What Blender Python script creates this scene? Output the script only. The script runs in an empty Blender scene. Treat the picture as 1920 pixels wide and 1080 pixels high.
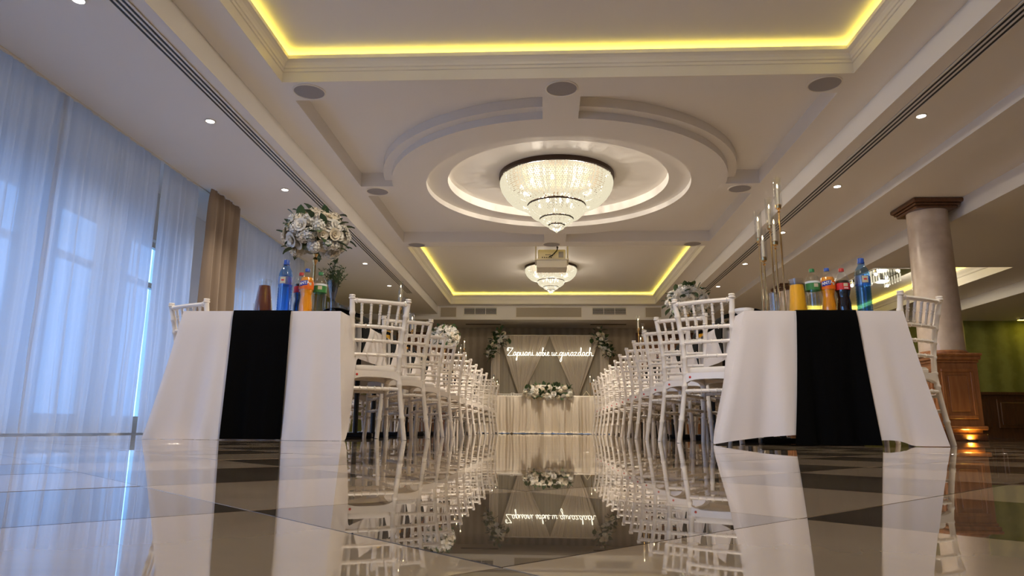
import bpy, math, random
from math import sin, cos, pi, radians, sqrt, atan2
from mathutils import Vector, Matrix, Euler

random.seed(7)
SC = bpy.context.scene
COL = SC.collection

# ------------------------------------------------------------------ camera, sky, exposure
F_PX, VPX, VPY, ROLL = 1310.0, 1025.0, 807.0, 0.009
_u, _v = (VPX - 960) / F_PX, (VPY - 540) / F_PX
_dy = Vector((_u, _v, 1)).normalized()
_n = Vector((_u, _v, 1)).cross(Vector((_u + 1, _v + ROLL, 1))).normalized()
if _n.y > 0: _n = -_n
_dx = _dy.cross(_n)
if _dx.x < 0: _dx = -_dx
# rows of world axes in (right, down, forward); blender camera looks along -Z with +Y up
right = Vector((_dx.x, _dy.x, _n.x)); down = Vector((_dx.y, _dy.y, _n.y)); fwd = Vector((_dx.z, _dy.z, _n.z))
cam_d = bpy.data.cameras.new('camera'); cam = bpy.data.objects.new('camera', cam_d); COL.objects.link(cam)
m = Matrix((right, -down, -fwd)).transposed().to_4x4(); m.translation = Vector((0, 0, 0.068))
cam.matrix_world = m
cam_d.sensor_width = 36.0; cam_d.lens = 36.0 * F_PX / 1920.0
cam_d.clip_start = 0.01; cam_d.clip_end = 200
SC.camera = cam

W = bpy.data.worlds.new('sky'); SC.world = W; W.use_nodes = True
bg = W.node_tree.nodes['Background']; bg.inputs[0].default_value = (0.22, 0.48, 1.0, 1); bg.inputs[1].default_value = 1.05
SC.view_settings.view_transform = 'Standard'; SC.view_settings.look = 'None'
SC.view_settings.exposure = 2.4; SC.view_settings.gamma = 1.0
SC.view_settings.use_curve_mapping = False
SC.cycles.max_bounces = 10; SC.cycles.transparent_max_bounces = 24; SC.cycles.diffuse_bounces = 5
SC.cycles.glossy_bounces = 5; SC.cycles.transmission_bounces = 8
SC.cycles.caustics_reflective = False; SC.cycles.caustics_refractive = False
SC.cycles.sample_clamp_indirect = 4.0

P_CHAND = 190.0      # watts of one chandelier's bulbs
P_DOWN = 17.0        # watts of one downlight
E_LED = 2.3        # brightness of the yellow cove strips

# ------------------------------------------------------------------ materials
def mat(name, col, rough=0.5, metal=0.0, col2=None, scale=6.0, bump=0.0, bscale=60.0, spec=0.5, emit=None, estr=0.0,
        coat=0.0, trans=0.0, ior=1.45, alpha=1.0, sheen=0.0, stretch=None, sss=0.0):
    M = bpy.data.materials.new(name); M.use_nodes = True
    nt = M.node_tree; b = nt.nodes['Principled BSDF']
    b.inputs['Base Color'].default_value = (*col, 1); b.inputs['Roughness'].default_value = rough
    b.inputs['Metallic'].default_value = metal; b.inputs['IOR'].default_value = ior
    b.inputs['Specular IOR Level'].default_value = spec; b.inputs['Coat Weight'].default_value = coat
    b.inputs['Transmission Weight'].default_value = trans; b.inputs['Sheen Weight'].default_value = sheen
    b.inputs['Subsurface Weight'].default_value = 0
    if emit: b.inputs['Emission Color'].default_value = (*emit, 1); b.inputs['Emission Strength'].default_value = estr
    if col2 or bump:
        tc = nt.nodes.new('ShaderNodeTexCoord'); mp = nt.nodes.new('ShaderNodeMapping')
        nt.links.new(tc.outputs['Object'], mp.inputs[0])
        if stretch: mp.inputs['Scale'].default_value = stretch
    if col2:
        nz = nt.nodes.new('ShaderNodeTexNoise'); nz.inputs['Scale'].default_value = scale; nz.inputs['Detail'].default_value = 6
        nt.links.new(mp.outputs[0], nz.inputs['Vector'])
        rp = nt.nodes.new('ShaderNodeValToRGB'); rp.color_ramp.elements[0].position = .35; rp.color_ramp.elements[1].position = .68
        rp.color_ramp.elements[0].color = (*col, 1); rp.color_ramp.elements[1].color = (*col2, 1)
        nt.links.new(nz.outputs['Fac'], rp.inputs[0]); nt.links.new(rp.outputs[0], b.inputs['Base Color'])
    if bump:
        n2 = nt.nodes.new('ShaderNodeTexNoise'); n2.inputs['Scale'].default_value = bscale; n2.inputs['Detail'].default_value = 3
        nt.links.new(mp.outputs[0], n2.inputs['Vector'])
        bp = nt.nodes.new('ShaderNodeBump'); bp.inputs['Strength'].default_value = bump; bp.inputs['Distance'].default_value = .01
        nt.links.new(n2.outputs['Fac'], bp.inputs['Height']); nt.links.new(bp.outputs[0], b.inputs['Normal'])
    return M

def thin_glass(name, tint=(1, 1, 1), gloss=0.12, rough=0.02):
    M = bpy.data.materials.new(name); M.use_nodes = True; nt = M.node_tree
    nt.nodes.remove(nt.nodes['Principled BSDF']); out = nt.nodes['Material Output']
    t = nt.nodes.new('ShaderNodeBsdfTransparent'); t.inputs[0].default_value = (*tint, 1)
    g = nt.nodes.new('ShaderNodeBsdfGlossy'); g.inputs['Roughness'].default_value = rough
    lw = nt.nodes.new('ShaderNodeLayerWeight'); lw.inputs[0].default_value = 0.35
    ad = nt.nodes.new('ShaderNodeMath'); ad.operation = 'MULTIPLY_ADD'; ad.inputs[1].default_value = 0.22; ad.inputs[2].default_value = gloss * .5
    ad.use_clamp = True
    nt.links.new(lw.outputs['Facing'], ad.inputs[0])
    mx = nt.nodes.new('ShaderNodeMixShader'); nt.links.new(ad.outputs[0], mx.inputs[0])
    nt.links.new(t.outputs[0], mx.inputs[1]); nt.links.new(g.outputs[0], mx.inputs[2]); nt.links.new(mx.outputs[0], out.inputs[0])
    return M

def sheer(name, col, see=0.25, trl=0.5):
    M = bpy.data.materials.new(name); M.use_nodes = True; nt = M.node_tree
    nt.nodes.remove(nt.nodes['Principled BSDF']); out = nt.nodes['Material Output']
    d = nt.nodes.new('ShaderNodeBsdfDiffuse'); d.inputs[0].default_value = (*col, 1)
    tl = nt.nodes.new('ShaderNodeBsdfTranslucent'); tl.inputs[0].default_value = (*col, 1)
    tp = nt.nodes.new('ShaderNodeBsdfTransparent')
    m1 = nt.nodes.new('ShaderNodeMixShader'); m1.inputs[0].default_value = trl
    m2 = nt.nodes.new('ShaderNodeMixShader'); m2.inputs[0].default_value = see
    nt.links.new(d.outputs[0], m1.inputs[1]); nt.links.new(tl.outputs[0], m1.inputs[2])
    nt.links.new(m1.outputs[0], m2.inputs[1]); nt.links.new(tp.outputs[0], m2.inputs[2]); nt.links.new(m2.outputs[0], out.inputs[0])
    return M

def emis(name, col, s, sample=True):
    M = bpy.data.materials.new(name); M.use_nodes = True; nt = M.node_tree
    nt.nodes.remove(nt.nodes['Principled BSDF']); e = nt.nodes.new('ShaderNodeEmission')
    e.inputs[0].default_value = (*col, 1); e.inputs[1].default_value = s
    nt.links.new(e.outputs[0], nt.nodes['Material Output'].inputs[0])
    if not sample: M.cycles.emission_sampling = 'NONE'
    return M

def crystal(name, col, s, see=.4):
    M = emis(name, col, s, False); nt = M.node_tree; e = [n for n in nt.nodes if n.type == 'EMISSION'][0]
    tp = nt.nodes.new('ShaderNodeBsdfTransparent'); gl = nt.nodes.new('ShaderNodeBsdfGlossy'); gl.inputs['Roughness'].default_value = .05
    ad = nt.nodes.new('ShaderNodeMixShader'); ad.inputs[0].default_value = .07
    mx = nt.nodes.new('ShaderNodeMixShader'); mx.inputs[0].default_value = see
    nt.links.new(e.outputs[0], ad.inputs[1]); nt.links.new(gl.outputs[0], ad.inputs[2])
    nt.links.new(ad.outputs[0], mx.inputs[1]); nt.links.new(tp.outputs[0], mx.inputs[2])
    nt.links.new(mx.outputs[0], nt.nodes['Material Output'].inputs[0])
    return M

def striped(name, c1, c2, freq, axis=0, c3=None):
    M = mat(name, c1, .7); nt = M.node_tree; b = nt.nodes['Principled BSDF']
    tc = nt.nodes.new('ShaderNodeTexCoord'); sp = nt.nodes.new('ShaderNodeSeparateXYZ'); nt.links.new(tc.outputs['Object'], sp.inputs[0])
    mu = nt.nodes.new('ShaderNodeMath'); mu.operation = 'MULTIPLY'; mu.inputs[1].default_value = freq; nt.links.new(sp.outputs[axis], mu.inputs[0])
    si = nt.nodes.new('ShaderNodeMath'); si.operation = 'SINE'; nt.links.new(mu.outputs[0], si.inputs[0])
    nz = nt.nodes.new('ShaderNodeTexNoise'); nz.inputs['Scale'].default_value = 7; nz.inputs['Detail'].default_value = 4
    nt.links.new(tc.outputs['Object'], nz.inputs['Vector'])
    ad = nt.nodes.new('ShaderNodeMath'); ad.operation = 'MULTIPLY_ADD'; ad.inputs[1].default_value = .3; nt.links.new(si.outputs[0], ad.inputs[0]); nt.links.new(nz.outputs['Fac'], ad.inputs[2])
    rp = nt.nodes.new('ShaderNodeValToRGB'); rp.color_ramp.elements[0].position = .25; rp.color_ramp.elements[1].position = .75
    rp.color_ramp.elements[0].color = (*c1, 1); rp.color_ramp.elements[1].color = (*c2, 1)
    nt.links.new(ad.outputs[0], rp.inputs[0]); nt.links.new(rp.outputs[0], b.inputs['Base Color'])
    return M

def stone(name, c1, c2, c3):
    M = mat(name, c1, .012, ior=1.85); nt = M.node_tree; b = nt.nodes['Principled BSDF']
    g = nt.nodes.new('ShaderNodeNewGeometry')
    nz = nt.nodes.new('ShaderNodeTexNoise'); nz.inputs['Scale'].default_value = 3.2; nz.inputs['Detail'].default_value = 8; nz.inputs['Distortion'].default_value = 1.3
    nt.links.new(g.outputs['Position'], nz.inputs['Vector'])
    rp = nt.nodes.new('ShaderNodeValToRGB'); e = rp.color_ramp.elements; e[0].position = .3; e[0].color = (*c1, 1); e[1].position = .72; e[1].color = (*c3, 1)
    k = e.new(.5); k.color = (*c2, 1)
    nt.links.new(nz.outputs['Fac'], rp.inputs[0]); nt.links.new(rp.outputs[0], b.inputs['Base Color'])
    return M

paint = mat('white_paint', (.80, .765, .72), .6, bump=.02, bscale=40)
paint2 = mat('trim_paint', (.78, .73, .64), .45)
lacq = mat('white_lacquer', (.87, .81, .74), .32, coat=.2)
pad = mat('white_cushion', (.80, .75, .70), .7, bump=.05, bscale=300)
cloth = mat('white_cloth', (.80, .74, .72), .75, sheen=.2, bump=.02, bscale=150)
blackcloth = mat('black_cloth', (.0018, .0018, .0022), .85, spec=.08, bump=.1, bscale=120)
ivory = mat('ivory_satin', (.70, .62, .51), .5, sheen=.3)
backing = mat('backing_cloth', (.40, .35, .27), .7)
sheer_w = sheer('white_sheer', (.68, .71, .77), .05, .55)
sheer_i = sheer('ivory_sheer', (.74, .65, .54), .06, .25)
drape_m = mat('brown_drape', (.27, .20, .145), .8, sheen=.2, bump=.05, bscale=200)
black_m = mat('black_metal', (.012, .012, .014), .4)
bronze = mat('dark_bronze', (.06, .035, .025), .35, .6)
gold = mat('gold_metal', (.80, .52, .22), .22, 1.0)
chrome = mat('chrome', (.75, .75, .75), .12, 1.0)
grille = mat('speaker_grille', (.34, .32, .32), .7, bump=.3, bscale=400)
plastic = mat('white_plastic', (.72, .66, .55), .4)
wood = mat('red_wood', (.26, .105, .04), .3, col2=(.36, .155, .06), scale=5, stretch=(6, 6, .7), coat=.3)
wood_d = mat('dark_wood', (.10, .04, .018), .32, col2=(.15, .06, .025), scale=5, stretch=(6, 6, .7), coat=.3)
marble_m = mat('column_marble', (.62, .50, .39), .3, col2=(.74, .62, .50), scale=9, coat=.3)
beige_wall = striped('beige_wallpaper', (.44, .36, .26), (.54, .46, .34), 34.0)
green_wall = striped('green_wallpaper', (.22, .23, .05), (.34, .35, .09), 16.0)
glass_w = thin_glass('window_glass', (.96, .98, 1), .06)
glass_c = thin_glass('clear_glass', (.98, .98, .97), .12)
pet_blue = thin_glass('blue_plastic', (.42, .68, .96), .2, .06)
pet_clear = thin_glass('clear_plastic', (.97, .98, .98), .15, .06)
water_m = thin_glass('water', (.90, .93, .93), .1)
orange_m = mat('orange_drink', (1.0, .36, .008), .25, coat=.5)
juice_m = mat('orange_juice', (1.0, .50, .015), .3, coat=.4)
tea_m = mat('brown_compote', (.16, .045, .012), .12, coat=.5)
cola_m = mat('cola', (.012, .005, .004), .08, coat=.6)
cap_blue = mat('blue_cap', (.03, .09, .42), .4); cap_red = mat('red_cap', (.5, .04, .03), .4); cap_green = mat('green_cap', (.03, .20, .07), .4)
lab_green = mat('green_label', (.05, .22, .06), .45); lab_red = mat('red_label', (.62, .035, .04), .4); lab_orange = mat('orange_label', (.85, .17, .01), .4)
lab_pale = mat('pale_label', (.45, .55, .80), .5); lab_cream = mat('cream_print', (.62, .55, .38), .5); ink_blue = mat('blue_print', (.04, .05, .38), .5)
ink_white = mat('white_print', (.85, .85, .85), .5); lab_clear = mat('pale_band', (.72, .78, .80), .4)
candle_m = mat('candle_wax', (.82, .74, .60), .5)
flame_m = emis('flame', (1, .72, .35), 4.0, False)
petal_w = mat('cream_petal', (.80, .72, .58), .6); petal_p = mat('white_petal', (.82, .79, .73), .6)
leaf_m = mat('green_leaf', (.045, .085, .03), .5); leaf_l = mat('pale_leaf', (.12, .17, .07), .5)
led_m = emis('yellow_led', (1, .80, .10), E_LED)
neon_m = emis('neon_tube', (1, .91, .68), .6)
lamp_m = emis("lamp_face", (1, .95, .85), 6.0, False)
bead_m = crystal('lit_crystal', (1, .90, .64), .165, .15)  # beads glow by themselves, standing in for bulb light caught in the glass
tile_light = stone('light_marble', (.37, .275, .175), (.44, .335, .22), (.50, .39, .265))
tile_dark = stone('dark_marble', (.085, .062, .042), (.12, .089, .06), (.155, .117, .08))
grout_m = mat('grout', (.06, .045, .032), .5)
out_m = mat('terrace_stone', (.30, .30, .30), .8, col2=(.4, .4, .4))
plate_m = mat('china', (.80, .79, .77), .2, coat=.4)
red_dot = mat('red_dot', (.6, .05, .03), .5)

# ------------------------------------------------------------------ mesh builder
class MB:
    def __init__(s): s.v = []; s.f = []; s.mi = []
    def _add(s, vs, fs, mi=0):
        o = len(s.v); s.v += [tuple(p) for p in vs]; s.f += [tuple(i + o for i in f) for f in fs]; s.mi += [mi] * len(fs); return s
    def box(s, x0, x1, y0, y1, z0, z1, mi=0):
        return s._add([(x0, y0, z0), (x1, y0, z0), (x1, y1, z0), (x0, y1, z0), (x0, y0, z1), (x1, y0, z1), (x1, y1, z1), (x0, y1, z1)],
                      [(3, 2, 1, 0), (4, 5, 6, 7), (0, 1, 5, 4), (1, 2, 6, 5), (2, 3, 7, 6), (3, 0, 4, 7)], mi)
    def bbox(s, x0, x1, y0, y1, z0, z1, b=.004, mi=0):      # box with chamfered edges
        vs = []; fs = []
        lay = [(z0, b), (z0 + b, 0), (z1 - b, 0), (z1, b)]
        for z, i in lay:
            a, c, d, e = x0 + i, x1 - i, y0 + i, y1 - i; k = b - i if i == 0 else 0
            k = b if i == 0 else b * .4
            vs += [(a + k, d, z), (c - k, d, z), (c, d + k, z), (c, e - k, z), (c - k, e, z), (a + k, e, z), (a, e - k, z), (a, d + k, z)]
        for r in range(3):
            for j in range(8): fs.append((r * 8 + j, r * 8 + (j + 1) % 8, (r + 1) * 8 + (j + 1) % 8, (r + 1) * 8 + j))
        fs.append(tuple(range(7, -1, -1))); fs.append(tuple(range(24, 32)))
        return s._add(vs, fs, mi)
    def lathe(s, prof, o=(0, 0, 0), n=16, mi=0, sq=1.0, cap=True):
        vs = []; fs = []
        for r, z in prof:
            for j in range(n): a = 2 * pi * j / n; vs.append((o[0] + r * cos(a), o[1] + r * sin(a) * sq, o[2] + z))
        for i in range(len(prof) - 1):
            for j in range(n): fs.append((i * n + j, i * n + (j + 1) % n, (i + 1) * n + (j + 1) % n, (i + 1) * n + j))
        if cap:
            if prof[0][0] > 1e-5: fs.append(tuple(range(n - 1, -1, -1)))
            if prof[-1][0] > 1e-5: fs.append(tuple(range((len(prof) - 1) * n, len(prof) * n)))
        return s._add(vs, fs, mi)
    def tube(s, pts, rad, n=8, mi=0, closed=False):
        pts = [Vector(p) for p in pts]; N = len(pts)
        if not hasattr(rad, '__len__'): rad = [rad] * N
        vs = []; fs = []; up = None
        for i in range(N):
            t = (pts[min(i + 1, N - 1)] - pts[max(i - 1, 0)])
            t = t.normalized() if t.length > 1e-9 else Vector((0, 0, 1))
            if up is None:
                up = t.cross(Vector((1, 0, 0)));
                if up.length < .1: up = t.cross(Vector((0, 1, 0)))
            up = (up - t * up.dot(t))
            if up.length < 1e-6: up = t.orthogonal()
            up.normalize(); w = t.cross(up)
            for j in range(n): a = 2 * pi * j / n; vs.append(pts[i] + (up * cos(a) + w * sin(a)) * rad[i])
        for i in range(N - 1):
            for j in range(n): fs.append((i * n + j, i * n + (j + 1) % n, (i + 1) * n + (j + 1) % n, (i + 1) * n + j))
        fs.append(tuple(range(n - 1, -1, -1))); fs.append(tuple(range((N - 1) * n, N * n)))
        return s._add(vs, fs, mi)
    def grid(s, fn, nu, nv, mi=0, wrap=False):
        vs = [fn(i / nu, j / nv) for j in range(nv + 1) for i in range(nu + 1)]
        fs = [(j * (nu + 1) + i, j * (nu + 1) + i + 1, (j + 1) * (nu + 1) + i + 1, (j + 1) * (nu + 1) + i) for j in range(nv) for i in range(nu)]
        return s._add(vs, fs, mi)
    def octa(s, c, r, rz=None, mi=0):
        x, y, z = c; q = rz or r
        return s._add([(x + r, y, z), (x, y + r, z), (x - r, y, z), (x, y - r, z), (x, y, z + q), (x, y, z - q)],
                      [(0, 1, 4), (1, 2, 4), (2, 3, 4), (3, 0, 4), (1, 0, 5), (2, 1, 5), (3, 2, 5), (0, 3, 5)], mi)
    def mesh(s, name, mats, smooth=True, angle=40):
        me = bpy.data.meshes.new(name); me.from_pydata(s.v, [], s.f)
        for mm in (mats if isinstance(mats, (list, tuple)) else [mats]): me.materials.append(mm)
        me.polygons.foreach_set('material_index', s.mi)
        me.update()
        if smooth:
            me.polygons.foreach_set('use_smooth', [True] * len(me.polygons))
            me.set_sharp_from_angle(angle=radians(angle))
        return me
    def build(s, name, mats, parent=None, smooth=True, loc=None, rot=None, solid=0.0, angle=40):
        return obj(name, s.mesh(name, mats, smooth, angle), parent, loc, rot, solid)

def obj(name, me, parent=None, loc=None, rot=None, solid=0.0):
    o = bpy.data.objects.new(name, me); COL.objects.link(o)
    if parent: o.parent = parent
    if loc: o.location = loc
    if rot: o.rotation_euler = rot
    if solid:
        md = o.modifiers.new('thick', 'SOLIDIFY'); md.thickness = solid; md.offset = -1
    return o

def tag(o, label=None, cat=None, group=None, kind=None):
    if label: o['label'] = label
    if cat: o['category'] = cat
    if group: o['group'] = group
    if kind: o['kind'] = kind
    return o

def thing(name, label, cat, loc=(0, 0, 0), rz=0.0, group=None):
    o = bpy.data.objects.new(name, None); COL.objects.link(o); o.location = loc; o.rotation_euler = (0, 0, rz); o.empty_display_size = .1
    return tag(o, label, cat, group)

def struct(name, mb, mats, parent=None, smooth=False, label=None, cat=None):
    o = mb.build(name, mats, parent, smooth)
    if not parent: tag(o, label, cat, None, 'structure')
    return o

def dup(root, loc=None, rz=None, label=None, parent=None):
    c = root.copy(); COL.objects.link(c)
    if parent: c.parent = parent
    if loc is not None: c.location = loc
    if rz is not None: c.rotation_euler = (0, 0, rz)
    if label: c['label'] = label
    for ch in root.children: dup(ch, parent=c)
    return c

def light(name, kind, loc, watts, col=(1, .85, .65), size=.1, rot=None, spot=None, blend=.6, parent=None):
    d = bpy.data.lights.new(name, kind); d.energy = watts; d.color = col
    if kind == 'AREA': d.size = size
    else: d.shadow_soft_size = size
    if spot: d.spot_size = spot; d.spot_blend = blend
    o = bpy.data.objects.new(name, d); COL.objects.link(o); o.location = loc
    if rot: o.rotation_euler = rot
    if parent: o.parent = parent
    return o

def wob(x, s=0.0):   # smooth pseudo noise
    return .5 * sin(x * 1.0 + s) + .3 * sin(x * 2.3 + s * 1.7 + 1.1) + .2 * sin(x * 4.7 + s * 2.9 + .4)

# ------------------------------------------------------------------ room dimensions
XL, XR, YF, YB = -4.45, 13.0, -4.0, 17.3
BX0, BX1 = -2.53, 2.81        # middle beam faces
TX0, TX1 = -2.21, 2.47        # tray openings
CX, CY = .13, 8.0             # medallion
YBK = 15.95                   # bulkhead face

# ------------------------------------------------------------------ floor: polished diagonal marble tiles
TS = .3183; half_d = TS / sqrt(2) ; FCX, FCY = -.023, .598   # centre of one dark tile, half diagonal
flo = MB().box(XL - .05, XR, YF, YB + .3, -.08, -.012).build('floor', grout_m, smooth=False); tag(flo, kind='structure')
def tile_mesh(dark):
    b = MB(); h = half_d - .0005; c = .0006
    ring = [(h, 0), (0, h), (-h, 0), (0, -h)]
    vs = [(x, y, -.012) for x, y in ring] + [(x, y, -c) for x, y in ring] + [(x * (1 - c / h), y * (1 - c / h), 0) for x, y in ring]
    fs = [(8, 9, 10, 11)]
    for r in (0, 4):
        for j in range(4): fs.append((r + j, r + (j + 1) % 4, r + 4 + (j + 1) % 4, r + 4 + j))
    b._add(vs, fs)
    return b.mesh('tile', tile_dark if dark else tile_light, smooth=False)
tm = [tile_mesh(False), tile_mesh(True)]
far = MB()
far_bits = []
near_tiles = []
rng = random.Random(3)
for i in range(-70, 105):
    for j in range(-70, 105):
        # lattice: rows along the two diagonals
        x = FCX + (i - j) * half_d; y = FCY + (i + j) * half_d
        if x < XL - .2 or x > XR - .1 or y < YF or y > YB + .15: continue
        dark = (i - j) % 2 == 0 and (i + j) % 2 == 0
        dark = (i % 2) == (j % 2)
        near_tiles.append((max(.3, y) + .2 * abs(x) if y > 0.05 and abs(x - .05 * y) < .82 * y + .5 and y < 4.6 else 99, x, y, dark))
near_tiles.sort()
cnt = 0
for key, x, y, dark in near_tiles:
    tx, ty = rng.gauss(0, .0004), rng.gauss(0, .0004)
    if key < 50 and cnt < 295:
        cnt += 1
        o = obj('tile', tm[1 if dark else 0], flo, (x, y, 0), (tx, ty, 0))
    else:
        h = half_d - .0005
        far._add([(x + h, y, -ty * h), (x, y + h, tx * h), (x - h, y, ty * h), (x, y - h, -tx * h)], [(0, 1, 2, 3)], 1 if dark else 0)
o = far.build('far_tiles', [tile_light, tile_dark], flo, smooth=False); tag(o, kind='stuff')

# ------------------------------------------------------------------ walls
def wall_with_holes(name, mats, y0, y1, holes, z1=3.6, x0=XL - .2, x1=XL):
    b = MB(); ys = y0
    for a, c, zl, zh in holes:
        b.box(x0, x1, ys, a, 0, z1); b.box(x0, x1, a, c, 0, zl); b.box(x0, x1, a, c, zh, z1); ys = c
    b.box(x0, x1, ys, y1, 0, z1)
    return struct(name, b, mats)
wins = [(-3.8, -2.1, .12, 2.55), (-1.9, .2, .12, 2.55), (.6, 2.2, .12, 2.15), (2.6, 3.9, .12, 2.15), (4.15, 4.75, .12, 2.15), (4.95, 5.65, .12, 2.15), (5.95, 6.75, .12, 2.15), (7.05, 7.8, .12, 2.15), (8.75, 9.45, .12, 2.15), (9.6, 10.4, .12, 2.15)]  # first two: unseen windows added behind the camera to bring in more daylight
wall_with_holes('wall_left', paint, YF, 10.75, wins)
struct('wall_left_rear', MB().box(XL - .2, XL, 10.75, YB, 0, 3.6), green_wall)
for k, (a, c, zl, zh) in enumerate(wins):
    xm = XL - .1
    b = MB()
    for (p, q, r, s_) in ((a, a + .06, zl, zh), (c - .06, c, zl, zh), (a + .06, c - .06, zl, zl + .06), (a + .06, c - .06, zh - .06, zh), (a + .06, c - .06, 1.62, 1.68)):
        b.box(xm - .03, xm + .03, p, q, r, s_)
    f = struct('window_%d' % (k + 1), b, paint2)
    MB().box(xm - .004, xm + .004, a + .06, c - .06, zl + .06, 1.62).build('pane', glass_w, f, False)
    MB().box(xm - .004, xm + .004, a + .06, c - .06, 1.68, zh - .06).build('pane', glass_w, f, False)
struct('wall_back', MB().box(XL - .2, 7.6, YB, YB + .2, 0, 3.6), beige_wall)
struct('wall_front', MB().box(XL - .2, XR + .2, YF - .2, YF, 0, 3.6), paint)
struct('wall_right', MB().box(XR, XR + .2, YF, 13.8, 0, 3.6), green_wall)
struct('wall_wing', MB().box(7.4, XR + .2, 13.8, 14.0, 0, 3.6).box(7.4, 7.6, 14.0, YB, 0, 3.6), green_wall)
struct('ground_outside', MB().box(-40, XL - .2, -30, 40, -.3, -.15), out_m)
# wainscot along the green wing wall
wn = struct('trim_1', MB().box(7.6, XR, 13.74, 13.8, .0, .80).box(7.6, XR, 13.70, 13.8, .80, .85).box(7.6, XR, 13.715, 13.8, 0, .10), wood_d)
for k in range(7):
    x = 7.7 + k * .75
    MB().bbox(x, x + .62, 13.722, 13.745, .18, .72, .012).bbox(x + .06, x + .56, 13.712, 13.73, .24, .66, .01).build('panel', wood_d, wn, False)
# wooden double doors in the back wall at both sides of the stage
def door(name, x0, x1, zt):
    d = struct(name, MB().box(x0, x0 + .12, YB - .06, YB, 0, zt).box(x1 - .12, x1, YB - .06, YB, 0, zt).box(x0 + .12, x1 - .12, YB - .06, YB, zt - .14, zt), wood_d)
    mid = (x0 + x1) / 2
    for a, c in ((x0 + .12, mid - .004), (mid + .004, x1 - .12)):
        lf = MB().box(a, c, YB - .04, YB - .005, .01, zt - .14).build('leaf', wood, d, False)
        for z0, z1 in ((.15, .85), (1.0, zt - .3)):
            MB().bbox(a + .1, c - .1, YB - .055, YB - .038, z0, z1, .008).build('panel', wood, lf, False)
        MB().lathe([(.0, 0), (.02, .005), (.025, .02), (.012, .04), (0, .045)], n=10).build('handle', gold, lf, loc=((c - .06 if a < mid - .1 and c < mid else a + .06), YB - .04, 1.0), rot=(pi / 2, 0, 0))
door('door_1', -3.75, -2.35, 2.45)
door('door_2', 2.2, 3.9, 2.45)

# ------------------------------------------------------------------ ceiling
ZT = 3.6
b = MB()
b.box(XL - .2, BX0, YF, YBK, 2.7, ZT)                     # low ceiling over the window side
b.box(BX1, 3.65, YF, YBK, 2.7, ZT)                        # aisle ceiling, column side
b.box(3.65, 4.53, YF, YBK, 2.6, ZT)
# middle field at 2.9 with openings
def ring(y0, y1, zc):
    b.box(BX0, TX0, y0, y1, 2.9, ZT); b.box(TX1, BX1, y0, y1, 2.9, ZT); b.box(TX0, TX1, y0, y1, zc, ZT)
b.box(BX0, BX1, YF, .2, 2.9, ZT)
ring(.2, 5.28, 3.145); b.box(BX0, BX1, 5.28, 5.61, 2.9, ZT)
ring(5.61, 10.37, 3.07); b.box(BX0, BX1, 10.37, 10.62, 2.9, ZT)
ring(10.62, 15.72, 3.145); b.box(BX0, BX1, 15.72, YBK, 2.9, ZT)
b.box(XL - .2, 7.6, YBK, YB + .2, 2.57, ZT)               # bulkhead over the stage
# wing ceiling with a lit coffer
b.box(4.53, XR + .2, YF, 7.67, 2.4, ZT); b.box(4.53, XR + .2, 7.67, 9.99, 2.4, ZT)
b.box(4.53, 4.7, 9.99, YBK, 2.4, ZT); b.box(6.62, 7.35, 9.99, YBK, 2.4, ZT); b.box(4.7, 6.62, 14.9, YBK, 2.4, ZT); b.box(4.7, 6.62, 9.99, 14.9, 2.69, ZT)
b.box(7.35, XR + .2, 9.99, 14.0, 2.22, ZT); b.box(7.35, 7.6, 14.0, YBK, 2.22, ZT)
ceil = struct('ceiling', b, paint)
# roof cap already formed by the boxes' tops; medallion
md = MB()
NS = 96
def rings(prof, bb):  # prof list (r,z) going around a closed loop
    n = NS; P = prof + [prof[0]]
    bb.lathe(P, (CX, CY, 0), n, cap=False)
rings([(1.56, 2.9), (1.96, 2.9), (1.96, 2.975), (2.06, 2.975), (2.06, 3.075), (1.56, 3.075)], md)
rings([(1.31, 2.965), (1.57, 2.965), (1.57, 3.075), (1.31, 3.075)], md)
medal = struct('ceiling_medallion', md, paint, smooth=True)
md.build  # keep reference
arms = MB()
for (x0, x1, y0, y1) in ((CX - .165, CX + .165, 5.5, CY - 1.9), (CX - .165, CX + .165, CY + 1.9, 10.45), (TX0 - .05, CX - 1.9, CY - .17, CY + .17), (CX + 1.9, TX1 + .05, CY - .17, CY + .17)):
    arms.box(x0, x1, y0, y1, 2.899, 3.08)
arms.build('arm', paint, medal, smooth=False)

# cornices, cove strips
def sweep_rect(prof, x0, x1, y0, y1):
    bb = MB(); vs = []; n = len(prof)
    for o_, z in prof: vs += [(x0 + o_, y0 + o_, z), (x1 - o_, y0 + o_, z), (x1 - o_, y1 - o_, z), (x0 + o_, y1 - o_, z)]
    fs = []
    for i in range(n):
        k = (i + 1) % n
        for j in range(4): fs.append((i * 4 + j, k * 4 + j, k * 4 + (j + 1) % 4, i * 4 + (j + 1) % 4))
    return bb._add(vs, fs)
corn = [(-.002, 2.897), (.006, 2.897), (.006, 2.985), (.016, 2.988), (.016, 3.012), (.026, 3.016), (.030, 3.035), (.042, 3.055), (.060, 3.068), (.072, 3.072), (.072, 3.105), (.062, 3.105), (.062, 3.085), (-.002, 3.085)]
for k, (y0, y1) in enumerate(((.2, 5.28), (10.62, 15.72))):
    struct('trim_%d' % (k + 2), sweep_rect(corn, TX0, TX1, y0, y1), paint2)
    ld = sweep_rect([(.012, 3.086), (.034, 3.086), (.034, 3.096), (.012, 3.096)], TX0, TX1, y0, y1).build('led_strip', led_m, smooth=False)
    tag(ld, ['yellow light strip glowing behind the cornice of the front ceiling tray', 'yellow light strip behind the cornice of the far ceiling tray by the stage'][k], 'light strip', 'cove light strips')
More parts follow.
